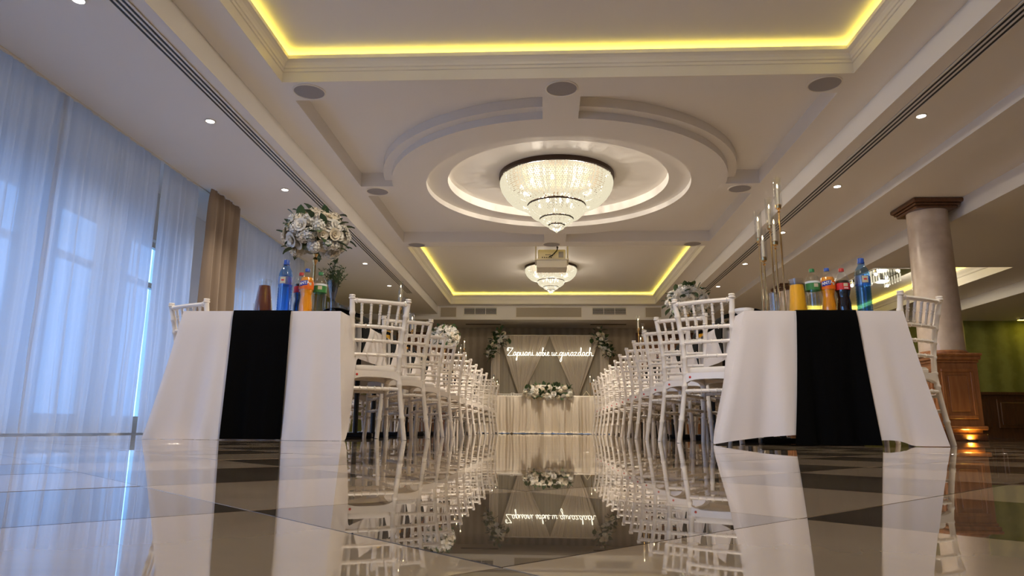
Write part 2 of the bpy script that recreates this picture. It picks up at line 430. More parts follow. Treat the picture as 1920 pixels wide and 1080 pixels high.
corn2 = [(-.002, 2.397), (.006, 2.397), (.006, 2.52), (.02, 2.53), (.03, 2.56), (.05, 2.60), (.05, 2.63), (.04, 2.63), (.04, 2.61), (-.002, 2.61)]
struct('trim_4', sweep_rect(corn2, 4.7, 6.62, 9.99, 14.9), paint2)
ld = sweep_rect([(.008, 2.612), (.026, 2.612), (.026, 2.622), (.008, 2.622)], 4.7, 6.62, 9.99, 14.9).build('led_strip', led_m, smooth=False)
tag(ld, 'yellow light strip in the coffer over the side room behind the marble column', 'light strip', 'cove light strips')

t = thing('led_strip', 'yellow light strip along the ceiling edge over the green wall', 'light strip', (10.9, 13.5, 2.22))
MB().box(-2.0, 2.0, -.05, .05, -.03, 0).build('channel', paint2, t, False)
MB().box(-2.0, 2.0, -.03, .03, -.034, -.03).build('diffuser', led_m, t, False)
# slot air diffusers (dark grooves between light fins)
def slots(name, x0, x1, y0, y1, label):
    t = thing(name, label, 'air diffuser', (0, 0, 2.7))
    MB().box(x0, x1, y0, y1, -.008, .0).build('backing', black_m, t, False)
    n = 4; w = (x1 - x0)
    for k in range(n):
        x = x0 + w * k / (n - 1)
        MB().box(x - .008, x + .008, y0, y1, -.012, -.006).build('fin', paint, t, False)
    return t
slots('slot_diffuser', -2.745, -2.635, .5, 13.4, 'long slotted air diffuser in the low ceiling over the curtain-side table')
slots('slot_diffuser', 2.945, 3.065, .5, 13.8, 'long slotted air diffuser in the low ceiling nearest the marble column')

# downlights
def downlight(x, y, z, label, watts=P_DOWN):
    t = thing('downlight', label, 'ceiling lamp', (x, y, z), 0, 'recessed downlights')
    MB().lathe([(.047, 0), (.047, -.006), (.036, -.008), (.034, -.002), (.034, 0)], n=20, cap=False).build('rim', paint2, t)
    MB().lathe([(.035, -.0015), (0.0, -.0015)], n=20, cap=False).build('lens', lamp_m, t)
    light('spot', 'SPOT', (0, 0, -.012), watts, (1, .88, .73), .03, None, radians(125), .9, t)
ords = ['first', 'second', 'third', 'fourth', 'fifth', 'sixth', 'seventh', 'eighth', 'ninth', 'tenth', 'eleventh', 'twelfth']
for k, y in enumerate((2.05, 3.81, 5.57, 7.35, 9.12, 10.9, 12.68)):
    downlight(-2.94, y, 2.7, '%s downlight from the front in the low ceiling beside the curtains' % ords[k])
for k, y in enumerate((2.1, 3.87, 5.65, 7.39, 9.2, 11.0, 12.79)):
    downlight(3.16, y, 2.7, '%s downlight from the front in the low ceiling on the column side' % ords[k])
# ceiling speakers
for k, (x, y, l) in enumerate(((-2.03, 5.445, 'round grey ceiling speaker at the curtain-side back corner of the front tray'), (.13, 5.455, 'round grey ceiling speaker above the middle cross bar behind the front tray'),
        (2.30, 5.445, 'round grey ceiling speaker at the column-side back corner of the front tray'), (-2.05, 8.0, 'round grey ceiling speaker beside the medallion on the curtain side'),
        (2.29, 8.0, 'round grey ceiling speaker beside the medallion on the column side'), (-2.03, 10.5, 'round grey ceiling speaker at the far tray corner on the curtain side'),
        (.08, 10.5, 'round grey ceiling speaker above the projector'), (2.24, 10.5, 'round grey ceiling speaker at the far tray corner on the column side'))):
    t = thing('ceiling_speaker', l, 'speaker', (x, y, 2.9), 0, 'ceiling speakers')
    z2 = -.001
    MB().lathe([(.138, 0), (.138, -.008), (.128, -.010), (.126, -.004)], n=32, cap=False).build('rim', paint2, t)
    MB().lathe([(.127, -.005), (.06, -.009), (0, -.010)], n=32, cap=False).build('grille', grille, t)

# bulkhead panels and vents
bk = YBK
def vent(x0, x1, z0, z1, label):
    t = thing('air_vent', label, 'air vent', ((x0 + x1) / 2, bk, z0), 0, 'bulkhead air vents'); w = (x1 - x0) / 2; h = z1 - z0
    MB().box(-w, w, -.012, 0, 0, h).build('backing', black_m, t, False)
    MB().box(-w - .02, w + .02, -.02, 0, -.02, 0).box(-w - .02, w + .02, -.02, 0, h, h + .02).box(-w - .02, -w, -.02, 0, 0, h).box(w, w + .02, -.02, 0, 0, h).build('frame', paint2, t, False)
    for k in range(5): MB().box(-w, w, -.018, -.010, h * (k + .5) / 5 - .004, h * (k + .5) / 5 + .004).build('slat', paint, t, False)
    for k in (1, 2): MB().box(-w + 2 * w * k / 3 - .005, -w + 2 * w * k / 3 + .005, -.02, -.012, 0, h).build('bar', paint, t, False)
vent(-1.91, -1.16, 2.69, 2.84, 'slatted air vent on the bulkhead over the stage, curtain side')
vent(1.06, 1.82, 2.69, 2.84, 'slatted air vent on the bulkhead over the stage, column side')
grey_panel = mat('panel_grille', (.42, .36, .27), .6)
for (x0, x1, l) in ((-2.46, -2.10, 'small square access panel at the curtain-side end of the bulkhead'), (-.70, .80, 'wide access panel in the middle of the bulkhead'), (2.27, 2.62, 'small square access panel at the column-side end of the bulkhead')):
    t = thing('access_panel', l, 'panel', ((x0 + x1) / 2, bk, 2.63), 0, 'bulkhead access panels'); w = (x1 - x0) / 2
    MB().box(-w - .02, w + .02, -.012, 0, -.02, 0).box(-w - .02, w + .02, -.012, 0, .22, .24).box(-w - .02, -w, -.012, 0, 0, .22).box(w, w + .02, -.012, 0, 0, .22).build('frame', paint2, t, False)
    MB().box(-w, w, -.006, 0, 0, .22).build('panel', grey_panel, t, False)
for (x0, x1, l) in ((-1.95, -1.1, 'thin dark slot vent in the low soffit over the stage, curtain side'), (1.05, 1.9, 'thin dark slot vent in the low soffit over the stage, column side')):
    tag(MB().box(x0, x1, 16.62, 16.72, 2.562, 2.57).build('slot_vent', bronze, smooth=False), l, 'air vent', 'soffit slot vents')

# ------------------------------------------------------------------ chandeliers
inner_m = mat('inner_plate_brown', (.10, .075, .05), .9, spec=.1)
bulb_m = emis('bulb_glow', (1, .93, .80), 1.6, False)
def chandelier(loc, s, label, watts):
    t = thing('chandelier', label, 'chandelier', loc, 0, 'crystal chandeliers'); t.scale = (s, s, s)
    MB().lathe([(.0, .0), (.69, .0), (.69, -.05), (.665, -.055), (.66, -.02)], n=64, cap=False).build('ceiling_plate', bronze, t)
    MB().lathe([(.66, -.02), (0, -.02)], n=48, cap=False).build('inner_plate', inner_m, t)
    tiers = [([(.665, -.05), (.665, -.11), (.645, -.19), (.60, -.265), (.53, -.325), (.44, -.355), (.365, -.362)], 22, 140, .0122),
             ([(.335, -.378), (.345, -.405), (.33, -.45), (.29, -.495), (.235, -.52), (.205, -.527)], 12, 104, .0098),
             ([(.188, -.535), (.192, -.555), (.175, -.58), (.14, -.60), (.10, -.606)], 8, 62, .0085),
             ([(.085, -.612), (.09, -.63), (.08, -.65), (.05, -.665), (.02, -.68), (.004, -.695)], 6, 24, .0085)]
    def samp(prof, q):
        L = [0]
        for i in range(1, len(prof)): L.append(L[-1] + math.dist(prof[i], prof[i - 1]))
        q *= L[-1]
        for i in range(1, len(prof)):
            if q <= L[i] + 1e-9:
                k = (q - L[i - 1]) / (L[i] - L[i - 1]); return tuple(prof[i - 1][c] * (1 - k) + prof[i][c] * k for c in (0, 1))
        return prof[-1]
    for ti, (prof, rows, n, r) in enumerate(tiers):
        bb = MB()
        sec = n // 14 if ti == 0 else max(4, n // 10)
        for i in range(rows + 1):
            R, z = samp(prof, i / rows)
            nn = n
            sc = max(.45, R / prof[0][0])
            for j in range(nn):
                if sc < .66 and j % 2: continue
                a = 2 * pi * (j + .5 * (i % 2)) / nn
                bb.octa((R * cos(a), R * sin(a), z), r * (.55 + .45 * sc), r * .95)
        for i in range(rows // 2 + 1):
            R, z = samp(prof, i / (rows // 2)); R *= .94; z += .01
            nn = n // 3
            for j in range(nn):
                a = 2 * pi * (j + .25) / nn; bb.octa((R * cos(a), R * sin(a), z), r * 1.2, r * 2.2)
        o = bb.build('bead_tier', bead_m, t, smooth=False); tag(o, kind='stuff')
        # metal hoop and vertical ribs of long crystals
        R0, z0 = prof[0]
        MB().lathe([(R0 + .010, z0 + .016), (R0 + .017, z0 + .004), (R0 + .012, z0 - .008), (R0 - .004, z0 - .006), (R0 - .004, z0 + .012), (R0 + .010, z0 + .016)], n=64 if ti < 2 else 32, cap=False).build('hoop', bronze, t)
        rb = MB(); nr = (14, 12, 8, 6)[ti]
        for k in range(nr):
            for da in (-.016, .016) if ti < 2 else (0,):
                a = 2 * pi * k / nr + da / max(.3, R0) * 1.4
                pts = [(samp(prof, q / 8)[0] * 1.012 * cos(a), samp(prof, q / 8)[0] * 1.012 * sin(a), samp(prof, q / 8)[1] - .004) for q in range(9)]
                rb.tube(pts, .0075, 5)
        o = rb.build('crystal_ribs', bead_m, t); tag(o, kind='stuff')
    bl = MB()
    for k in range(10):
        a = 2 * pi * (k + .3) / 10; bl.lathe([(0, -.03), (.018, -.015), (.022, .0), (.012, .03), (0, .045)], (.42 * cos(a), .42 * sin(a), -.17), 10)
    for k in range(5):
        a = 2 * pi * (k + .3) / 5; bl.lathe([(0, -.03), (.018, -.015), (.022, .0), (.012, .03), (0, .045)], (.2 * cos(a), .2 * sin(a), -.36), 10)
    o = bl.build('bulbs', bulb_m, t); tag(o, kind='stuff')
    for k in range(4):
        a = 2 * pi * (k + .5) / 4
        light('bulb_light', 'POINT', (.33 * cos(a), .33 * sin(a), -.16), watts * .04, (1, .88, .72), .05, parent=t)
    light('bulb_light', 'SPOT', (0, 0, -.655), watts * .75, (1, .88, .73), .03, None, radians(165), .5, parent=t)
chandelier((CX - .01, CY, 3.07), 1.0, 'large tiered crystal chandelier in the round ceiling medallion', P_CHAND)
chandelier((.085, 13.1, 3.145), .73, 'smaller crystal chandelier in the far ceiling tray, behind the projector', P_CHAND * .72)
chandelier((.13, 2.6, 3.145), .76, 'crystal chandelier hanging in the front ceiling tray above the camera', P_CHAND * .75)

# projector on a ceiling box
t = thing('projector', 'white projector hung on rods under the ceiling in front of the far chandelier', 'projector', (.085, 11.0, 3.145))
MB().bbox(-.245, .245, -.02, .36, -.505, -.378, .006).build('shelf_box', plastic, t, False)
MB().bbox(-.275, .275, -.04, .38, -.378, -.364, .003).build('shelf', plastic, t, False)
MB().bbox(-.225, .225, 0, .32, -.362, -.20, .012).build('body', mat('projector_cream', (.70, .62, .44), .4), t, False)
MB().bbox(.11, .19, -.004, .004, -.335, -.235, .003).build('vent_grille', grille, t, False)
for k in range(5): MB().box(-.16 + k * .035, -.14 + k * .035, -.003, .003, -.34, -.325).build('socket', black_m, t, False)
for k in range(3): MB().box(-.10 + k * .03, -.08 + k * .03, -.003, .003, -.295, -.283).build('socket', black_m, t, False)
for pts, w_ in (([(.0, -.005, -.31), (.02, -.06, -.30), (.08, -.07, -.24), (.10, -.05, -.18), (.06, -.02, -.10), (.03, 0, 0)], .009), ([(-.02, -.005, -.32), (-.04, -.05, -.33), (.04, -.07, -.29), (.09, -.06, -.22), (.07, -.02, -.10), (.04, .01, 0)], .007)):
    MB().tube(pts, w_, 6).build('cable', black_m, t)
for x in (-.262, .262):
    for y in (0, .33): MB().tube([(x, y, -.366), (x, y, 0)], .009, 8).build('rod', plastic, t)

# ------------------------------------------------------------------ curtains
def curtain(name, x, y0, y1, z0, z1, amp, freq, m_, label, seed, cat='curtain', group=None, nv=26, lean=0.0, puddle=0.0, gath=1.0):
    L = y1 - y0; nu = int(L * 70)
    def fn(u, v):
        yy = y0 + u * L; z = z1 - (z1 - z0) * v
        f = (wob(yy * freq, seed) if cat == 'curtain' and amp < .065 or freq < 20 else sin(yy * freq + .6 * sin(yy * 5))) ; g = wob(yy * freq * 2.6, seed + 3)
        dx = amp * (f * (.35 + .65 * v) + g * .35 * (1 - v) * gath)
        if v < .05: dx *= .5 + v * 10
        sway = .05 * v * wob(yy * 1.3, seed + 9) + lean * v
        return (x + dx + puddle * max(0, v - .93) * 8 * (.5 + .5 * f), yy + sway + .012 * wob(v * 6 + yy * 2, seed), z)
    o = MB().grid(fn, nu, nv).build(name, m_, angle=180)
    return tag(o, label, cat, group)
rail = thing('curtain_rail', 'white curtain track along the ceiling above the window curtains', 'curtain rail', (-3.87, 0, 2.7))
MB().box(-.02, .02, 1.0, 10.8, -.012, 0).build('track', paint2, rail, False)
curtain('sheer_curtain', -3.87, 1.0, 5.05, .012, 2.692, .064, 21, sheer_w, 'white sheer window curtain, the piece nearest the camera', 1.0, group='white sheer window curtains')
curtain('sheer_curtain', -3.865, 5.0, 6.44, .012, 2.692, .064, 21, sheer_w, 'white sheer window curtain with a bright slit along its far edge', 4.0, group='white sheer window curtains')
curtain('sheer_curtain', -3.87, 6.50, 7.20, .012, 2.692, .064, 21, sheer_w, 'narrow white sheer curtain beside the brown drape, on its near side', 2.6, group='white sheer window curtains')
curtain('sheer_curtain', -3.87, 8.0, 10.7, .012, 2.692, .06, 21, sheer_w, 'white sheer curtain beyond the brown drape, towards the stage', 5.2, group='white sheer window curtains')
curtain('brown_drape', -3.74, 7.28, 8.02, .012, 2.692, .07, 31, drape_m, 'brown heavy drape hanging between the sheer window curtains', .7)

# ------------------------------------------------------------------ long banquet tables
TZ = .74
def table_set(side, x0, x1, y0, y1, n):
    L = (y1 - y0 - .05) / n
    for k in range(n):
        a = y0 + .05 + k * L
        t = thing('banquet_table', '%s folding table under the white cloth of the %s row' % (ords[k], side), 'table', ((x0 + x1) / 2, a + L / 2, 0), 0, 'folding banquet tables')
        hw = (x1 - x0) / 2 - .012; hl = L / 2 - .004
        MB().bbox(-hw, hw, -hl, hl, TZ - .03, TZ - .003, .004).build('tabletop', plastic, t, False)
        for sy in (-1, 1):
            yy = sy * (hl - .28)
            for sx in (-.16, .16): MB().tube([(sx, yy, TZ - .03), (sx, yy, .03)], .02, 8).build('leg', black_m, t)
            MB().bbox(-.30, .30, yy - .03, yy + .03, .001, .035, .006).build('foot', black_m, t, False)
def cloth_fn(x0, x1, y0, y1, cA, cB, seed, front_drop, side_z, shift):
    """returns path(s) -> (edge point, outward, drop, flare) for s in 0..3 (side A back to front, front, side B front to back)"""
    def at(s, v):
        if s <= 1:      # side A, from the back to the front
            y = y1 + (y0 - y1) * s; d = y - y0; k = max(0, 1 - d / .34) ; k = k * k * (3 - 2 * k)
            drop = (TZ - side_z) + (front_drop(0) - (TZ - side_z)) * k
            ox, oy = -.025 - .012 * wob(y * 6, seed), 0
            fx, fy = ox + (cA[0] - ox) * k, cA[1] * k
            ex, ey = x0, y
        elif s <= 2:
            q = s - 1; ex, ey = x0 + (x1 - x0) * q, y0
            drop = front_drop(q)
            ka = max(0, 1 - q / .32) ** 1.5; kb = max(0, (q - .68) / .32) ** 1.5
            base = shift * (1 - ka) * (1 - kb)
            fx = cA[0] * ka + cB[0] * kb + base; fy = cA[1] * ka + cB[1] * kb - .045 * (1 - ka * .5 - kb * .5) + .06 * wob(q * 11, seed) * min(1, q * 6, (1 - q) * 6)
        else:
            q = s - 2; y = y0 + (y1 - y0) * q; d = y - y0; k = max(0, 1 - d / .34); k = k * k * (3 - 2 * k)
            drop = (TZ - side_z) + (front_drop(1) - (TZ - side_z)) * k
            ox = .025 + .012 * wob(y * 6, seed + 2)
            fx, fy = ox + (cB[0] - ox) * k, cB[1] * k
            ex, ey = x1, y
        w = v ** 1.15
        r = .006 * min(1, v * 12)
        sgn = -1 if s <= 1 else (1 if s > 2 else 0)
        return (ex + fx * w + sgn * r, ey + fy * w - (r if 1 < s <= 2 else 0), TZ + .003 - drop * v - .004 * min(1, v * 20))
    return at
def table_linen(side, x0, x1, y0, y1, cA, cB, seed, front_drop, side_z, shift, rq, rlab, clab):
    at = cloth_fn(x0, x1, y0, y1, cA, cB, seed, front_drop, side_z, shift)
    b = MB()
    svals = [i / 60 * .955 for i in range(60)] + [.955 + .045 * i / 16 for i in range(16)] + [1 + i / 56 for i in range(57)] + [2 + .045 * (i + 1) / 16 for i in range(16)] + [2.045 + .955 * (i + 1) / 60 for i in range(60)]
    ns = len(svals); nv = 22
    vs = [at(s, j / nv) for j in range(nv + 1) for s in svals]
    fs = [(j * ns + i, j * ns + i + 1, (j + 1) * ns + i + 1, (j + 1) * ns + i) for j in range(nv) for i in range(ns - 1)]
    b._add(vs, fs)
    z = TZ + .003
    b._add([(x0, y0, z), (x1, y0, z), (x1, y1, z), (x0, y1, z)], [(0, 1, 2, 3)])
    o = b.build('tablecloth', cloth, angle=60)
    tag(o, clab, 'tablecloth')
    # runner: hangs over the front, lies along the top
    rx0, rx1 = x0 + (x1 - x0) * rq[0], x0 + (x1 - x0) * rq[1]
    def rf(u, v):
        q = rq[0] + (rq[1] - rq[0]) * u
        if v > .5:
            w = (v - .5) * 2; q2 = q + (rq[2] + (rq[3] - rq[2]) * u - q) * w
            p = at(1 + q2, 1.0 if front_drop(q2) * w > front_drop(q2) else w)
            zz = TZ + .006 - w * (TZ + .001)
            return (p[0], p[1] - .012 - .004 * wob(u * 9, seed) * w, zz)
        return (x0 + (x1 - x0) * q, y1 - .2 + (y0 - .008 - y1 + .2) * v * 2, TZ + .0065)
    o = MB().grid(rf, 16, 40).build('table_runner', blackcloth, angle=60); tag(o, rlab, 'table runner')
L0, L1, R0, R1, TY, TYE = -2.15, -1.205, 1.12, 2.0, 3.99, 13.2
table_set('curtain-side', L0, L1, TY, TYE, 5)
table_set('column-side', R0, R1, TY - .02, TYE, 5)
table_linen('l', L0, L1, TY, TYE, (-.135, -.05), (.07, -.05), 1.3, lambda q: TZ + .0 - .002, .50, -.02, (.325, .69, .37, .71),
            'long black runner along the curtain-side table, hanging to the floor at its end', 'white tablecloth over the curtain-side table, its front reaching the floor')
def rdrop(q): return TZ - .004 - .055 * max(0, sin(min(1, q / .62) * pi)) ** .8 if q < .62 else TZ - .004 - .03 * max(0, sin((q - .62) / .25 * pi)) * (q < .87)
table_linen('r', R0, R1, TY - .02, TYE, (-.21, -.05), (.13, -.05), 2.2, rdrop, .50, .02, (.325, .70, .235, .715),
            'long black runner along the column-side table, flaring at the floor', 'white tablecloth over the column-side table, its hem lifted at the front')

# ------------------------------------------------------------------ spindle-back chairs
def cr(pts, n):     # catmull-rom through points
    P = [Vector(p) for p in pts]; P = [P[0] * 2 - P[1]] + P + [P[-1] * 2 - P[-2]]; out = []
    for i in range(1, len(P) - 2):
        for k in range(n):
            t_ = k / n; a, b_, c, d = P[i - 1], P[i], P[i + 1], P[i + 2]
            out.append(.5 * ((2 * b_) + (c - a) * t_ + (2 * a - 5 * b_ + 4 * c - d) * t_ * t_ + (3 * b_ - a - 3 * c + d) * t_ ** 3))
    out.append(P[-2]); return out
def turned(b, path, r, knots, kr, n=8, n_s=6, taper=None):
    pts = cr(path, n_s); N = len(pts); L = [0]
    for i in range(1, N): L.append(L[-1] + (pts[i] - pts[i - 1]).length)
    T = L[-1]
    stops = sorted(set([round(x, 5) for x in [i / 10 for i in range(11)] + [k + d for k in knots for d in (-.014, -.008, -.003, .003, .008, .014)] if 0 <= x <= 1]))
    P, R = [], []
    for s_ in stops:
        d = s_ * T; i = 1
        while i < N - 1 and L[i] < d: i += 1
        k = (d - L[i - 1]) / max(1e-9, L[i] - L[i - 1]); P.append(pts[i - 1].lerp(pts[i], k))
        rr = r if taper is None else r * (1 + (taper - 1) * s_)
        for q in knots:
            e = abs(s_ - q)
            if e < .004: rr = rr * kr
            elif e < .0095: rr = rr * (1 + (kr - 1) * .75)
        R.append(rr)
    b.tube(P, R, n)
CH = .88
def back_pt(sx, z):
    hw = [(0, .188), (.2, .167), (.4, .150), (.5, .149), (.65, .157), (CH, .180)]; yy = [(0, -.228), (.2, -.204), (.4, -.188), (.5, -.188), (.65, -.204), (CH, -.25)]
    def ip(tb):
        for i in range(len(tb) - 1):
            (a, p), (c, q) = tb[i], tb[i + 1]
            if z <= c:
                k = (z - a) / (c - a); h = c - a
                m0 = (q - tb[i - 1][1]) / (c - tb[i - 1][0]) if i else (q - p) / h
                m1 = (tb[i + 2][1] - p) / (tb[i + 2][0] - a) if i + 2 < len(tb) else (q - p) / h
                return (2 * k ** 3 - 3 * k * k + 1) * p + (k ** 3 - 2 * k * k + k) * h * m0 + (3 * k * k - 2 * k ** 3) * q + (k ** 3 - k * k) * h * m1
        return tb[-1][1]
    return (sx * ip(hw), ip(yy), z)
def make_chair(label, group):
    t = thing('spindle_chair', label, 'chair', (0, 0, 0), 0, group)
    for sx in (-1, 1):
        b = MB(); turned(b, [back_pt(sx, z) for z in (0, .12, .25, .375, .45, .6, .75, .862)], .0155, [.16, .40, .49, .60, .70, .80, .90], 1.22, 10)
        x, y, z = back_pt(sx, .862)
        b.lathe([(.014, -.002), (.021, .002), (.021, .010), (.015, .014), (.020, .019), (.018, .026), (0, .029)], (x, y, z), 10)
        b.build('back_post', lacq, t)
        b = MB(); turned(b, [(sx * .185, .195, 0), (sx * .172, .185, .2), (sx * .165, .18, .40)], .0145, [.4, .68, .8], 1.22, 10, taper=1.3); b.build('front_leg', lacq, t)
    def rail(name, z, r, kn, z2=None):
        a, c = back_pt(-1, z), back_pt(1, z); mid = (0, (a[1] + c[1]) / 2 - .012, z)
        b = MB(); turned(b, [a, mid, c], r, kn, 1.3, 8); b.build(name, lacq, t)
    rail('top_rail', .853, .0145, [.08, .92])
    rail('back_rail', .700, .012, [.25, .5, .75])
    rail('back_rail', .612, .0105, [.2, .4, .6, .8])
    rail('back_rail', .525, .0105, [.3, .5, .7])
    me = None
    for k in range(5):
        q = (k + 1) / 6; a0, a1 = back_pt(-1, .703), back_pt(1, .703); c0, c1 = back_pt(-1, .85), back_pt(1, .85)
        ya = -.012 * 4 * q * (1 - q)
        p0 = (a0[0] + (a1[0] - a0[0]) * q, a0[1] + ya, .703); p1 = (c0[0] + (c1[0] - c0[0]) * q, c0[1] + ya, .85)
        b = MB(); turned(b, [p0, ((p0[0] + p1[0]) / 2, (p0[1] + p1[1]) / 2, .777), p1], .0082, [.12, .5, .62, .88], 1.45, 8); b.build('spindle', lacq, t)
    # seat frame: a ring of rails with arched undersides, plus a thin board
    b = MB()
    def arch(p0, p1, th, z0, z1, rise):
        p0 = Vector(p0); p1 = Vector(p1); d = (p1 - p0); nrm = Vector((-d.y, d.x, 0)).normalized() * th / 2; n = 10; vs = []
        for i in range(n + 1):
            q = i / n; p = p0 + d * q; zz = z0 + rise * (1 - (2 * q - 1) ** 4)
            vs += [(p.x + nrm.x, p.y + nrm.y, zz), (p.x + nrm.x, p.y + nrm.y, z1), (p.x - nrm.x, p.y - nrm.y, z1), (p.x - nrm.x, p.y - nrm.y, zz)]
        fs = [(i * 4 + j, i * 4 + (j + 1) % 4, i * 4 + 4 + (j + 1) % 4, i * 4 + 4 + j) for i in range(n) for j in range(4)] + [(3, 2, 1, 0), (n * 4, n * 4 + 1, n * 4 + 2, n * 4 + 3)]
        b._add(vs, fs)
    arch((-.145, -.187, 0), (.145, -.187, 0), .028, .365, .425, .022)
    arch((-.168, .182, 0), (.168, .182, 0), .028, .365, .425, .022)
    for sx in (-1, 1): arch((sx * .146, -.18, 0), (sx * .168, .18, 0), .028, .365, .425, .022)
    b._add([(-.14, -.18, .405), (.14, -.18, .405), (.165, .18, .405), (-.165, .18, .405), (-.14, -.18, .425), (.14, -.18, .425), (.165, .18, .425), (-.165, .18, .425)],
           [(3, 2, 1, 0), (4, 5, 6, 7), (0, 1, 5, 4), (1, 2, 6, 5), (2, 3, 7, 6), (3, 0, 4, 7)])
    b.build('seat', lacq, t, angle=30)
    b = MB(); prof = [(1.0, .425), (1.03, .433), (1.03, .45), (.97, .461), (.7, .466), (0, .467)]
    vs = []; N = 24
    for k, z in prof[:-1]:
        for j in range(N):
            a = 2 * pi * j / N; cx, sy = cos(a), sin(a); e = .35
            px = math.copysign(abs(cx) ** e, cx); py = math.copysign(abs(sy) ** e, sy)
            w = .14 + (.163 - .14) * (py + 1) / 2
            vs.append((px * w * k, py * .178 * k, z))
    vs.append((0, 0, .467)); fs = [(i * N + j, i * N + (j + 1) % N, (i + 1) * N + (j + 1) % N, (i + 1) * N + j) for i in range(4) for j in range(N)] + [(4 * N + j, 4 * N + (j + 1) % N, 5 * N) for j in range(N)]
    b._add(vs, fs); tag(b.build('cushion', pad, t, angle=60))
    MB().lathe([(.008, 0), (.007, .003), (0, .004)], n=10).build('screw_cap', red_dot, t, loc=(-.115, -.2005, .40), rot=(pi / 2, 0, 0))
    def st(p0, p1, kn, r=.0105):
        b = MB(); p0, p1 = Vector(p0), Vector(p1); turned(b, [p0, (p0 + p1) / 2, p1], r, kn, 1.35, 8); b.build('stretcher', lacq, t)
    st(back_pt(-1, .315), back_pt(1, .315), [.2, .35, .5, .65, .8], .012)
    st((-.174, .188, .315), (.174, .188, .315), [.2, .35, .5, .65, .8], .012)
    for sx in (-1, 1):
        for z in (.29, .20):
            p = back_pt(sx, z); st(p, (sx * (.168 + (.4 - z) * .04), .186, z), [.3, .5, .7])
    return t
G1 = 'spindle chairs along the tables'
# (post nearest the aisle, as seen) -> chair origin
def place_by_post(px, py, sx, phi):
    x, y, _ = back_pt(sx, CH); c, s_ = cos(phi), sin(phi)
    return (px - (c * x - s_ * y), py - (s_ * x + c * y), 0)
proto = make_chair('white spindle-back chair on the aisle side of the curtain-side table, first from the front', G1)
first = True; proto.scale = (1, 1, .987)
def put(px, py, sx, deg, label):
    global first
    phi = radians(deg); loc = place_by_post(px, py, sx, phi)
    if first: proto.location = loc; proto.rotation_euler = (0, 0, phi); first = False; return proto
    return dup(proto, loc, phi, label)
LI = [4.33, 5.15, 5.95, 6.65, 7.4, 8.1, 8.75, 9.4, 10.1, 11.2, 11.95, 12.7]
RI = [4.33, 5.03, 5.70, 6.38, 6.95, 7.55, 8.18, 8.8, 9.35, 9.97, 10.65, 11.35, 12.05]
ords.append('thirteenth')
jit = random.Random(11)
for k, y in enumerate(LI):
    put(-.872 + jit.uniform(-.01, .01), y, 1, 24 + jit.uniform(0, 6), 'white spindle-back chair on the aisle side of the curtain-side table, %s from the front' % ords[k])
for k, y in enumerate(RI):
    put(.80 - .003 * k + jit.uniform(-.01, .01), y, -1, -30 + jit.uniform(-3, 4), 'white spindle-back chair on the aisle side of the column-side table, %s from the front' % ords[k])
for k in range(12):
    put(-2.175 - (.02 if k else 0), 4.30 + k * .735 + jit.uniform(-.04, .04) * (k > 0), 1, -27 + jit.uniform(-2, 4) * (k > 0), 'white spindle-back chair on the window side of the curtain-side table, %s from the front' % ords[k])
for k in range(12):
    put(2.04 + (.02 if k else 0), 4.06 + k * .735 + jit.uniform(-.04, .04) * (k > 0), -1, 29 + jit.uniform(-3, 2) * (k > 0), 'white spindle-back chair on the outer side of the column-side table, %s from the front' % ords[k])

# ------------------------------------------------------------------ head table, backdrop, sign
HY0, HY1, HX0, HX1 = 14.15, 14.85, -1.55, 1.65
t = thing('head_table', 'folding table hidden under the ivory skirt in front of the backdrop', 'table', (.05, 14.5, 0))
MB().bbox(HX0 + .0, HX1 - .1, -.34, .34, .715, .745, .004).build('tabletop', plastic, t, False)
for x in (-1.3, 1.3):
    for y in (-.25, .25): MB().tube([(x, y, .715), (x, y, 0.0)], .02, 8).build('leg', black_m, t)
def hsk(u, v):
    x = HX0 + (HX1 - HX0) * u
    if v < .12: w = v / .12; return (x, HY1 + (HY0 - HY1) * w, .755 + .004 * sin(w * pi))
    w = (v - .12) / .88
    f = wob(x * 20, 2) * .10 + wob(x * 43, 5) * .03
    pud = max(0, w - .93) / .07
    return (x + .03 * wob(x * 8, w * 2) * w, HY0 - .02 - f * (.25 + .75 * w) * min(1, w * 8) - .02 * w - pud * .10 * (1 + wob(x * 13, 1)), .75 - .742 * min(1, w / .955) + .02 * pud * abs(wob(x * 17, 3)))
o = MB().grid(hsk, 260, 40).build('table_skirt', ivory, angle=180); tag(o, 'gathered ivory skirt over the head table in front of the backdrop', 'tablecloth')
# backdrop frame
BXA, BXB, BY, BZ = -1.25, 1.38, 16.35, 2.25
t = thing('backdrop_frame', 'pale metal frame carrying the drapes behind the head table', 'backdrop stand', ((BXA + BXB) / 2, BY, 0))
w = (BXB - BXA) / 2
for sx in (-1, 1):
    MB().tube([(sx * w, 0, .02), (sx * w, 0, BZ)], .02, 10).build('upright', gold if False else plastic, t)
    MB().bbox(sx * w - .2, sx * w + .2, -.2, .2, 0, .012, .004).build('base_plate', black_m, t, False)
MB().tube([(-w, 0, BZ), (w, 0, BZ)], .02, 10).build('crossbar', plastic, t)
def pleat(x0, x1, y, z0, z1, freq, amp, seed):
    def fn(u, v):
        x = x0 + (x1 - x0) * u
        return (x, y + amp * wob(x * freq, seed) * (.4 + .6 * v), z1 + (z0 - z1) * v)
    return fn
o = MB().grid(pleat(BXA + .05, BXB - .05, BY + .07, .01, BZ - .02, 40, .025, 1), 200, 8).build('backing_drape', backing, angle=180); tag(o, 'pleated ivory drape at the back of the stage backdrop', 'drape')
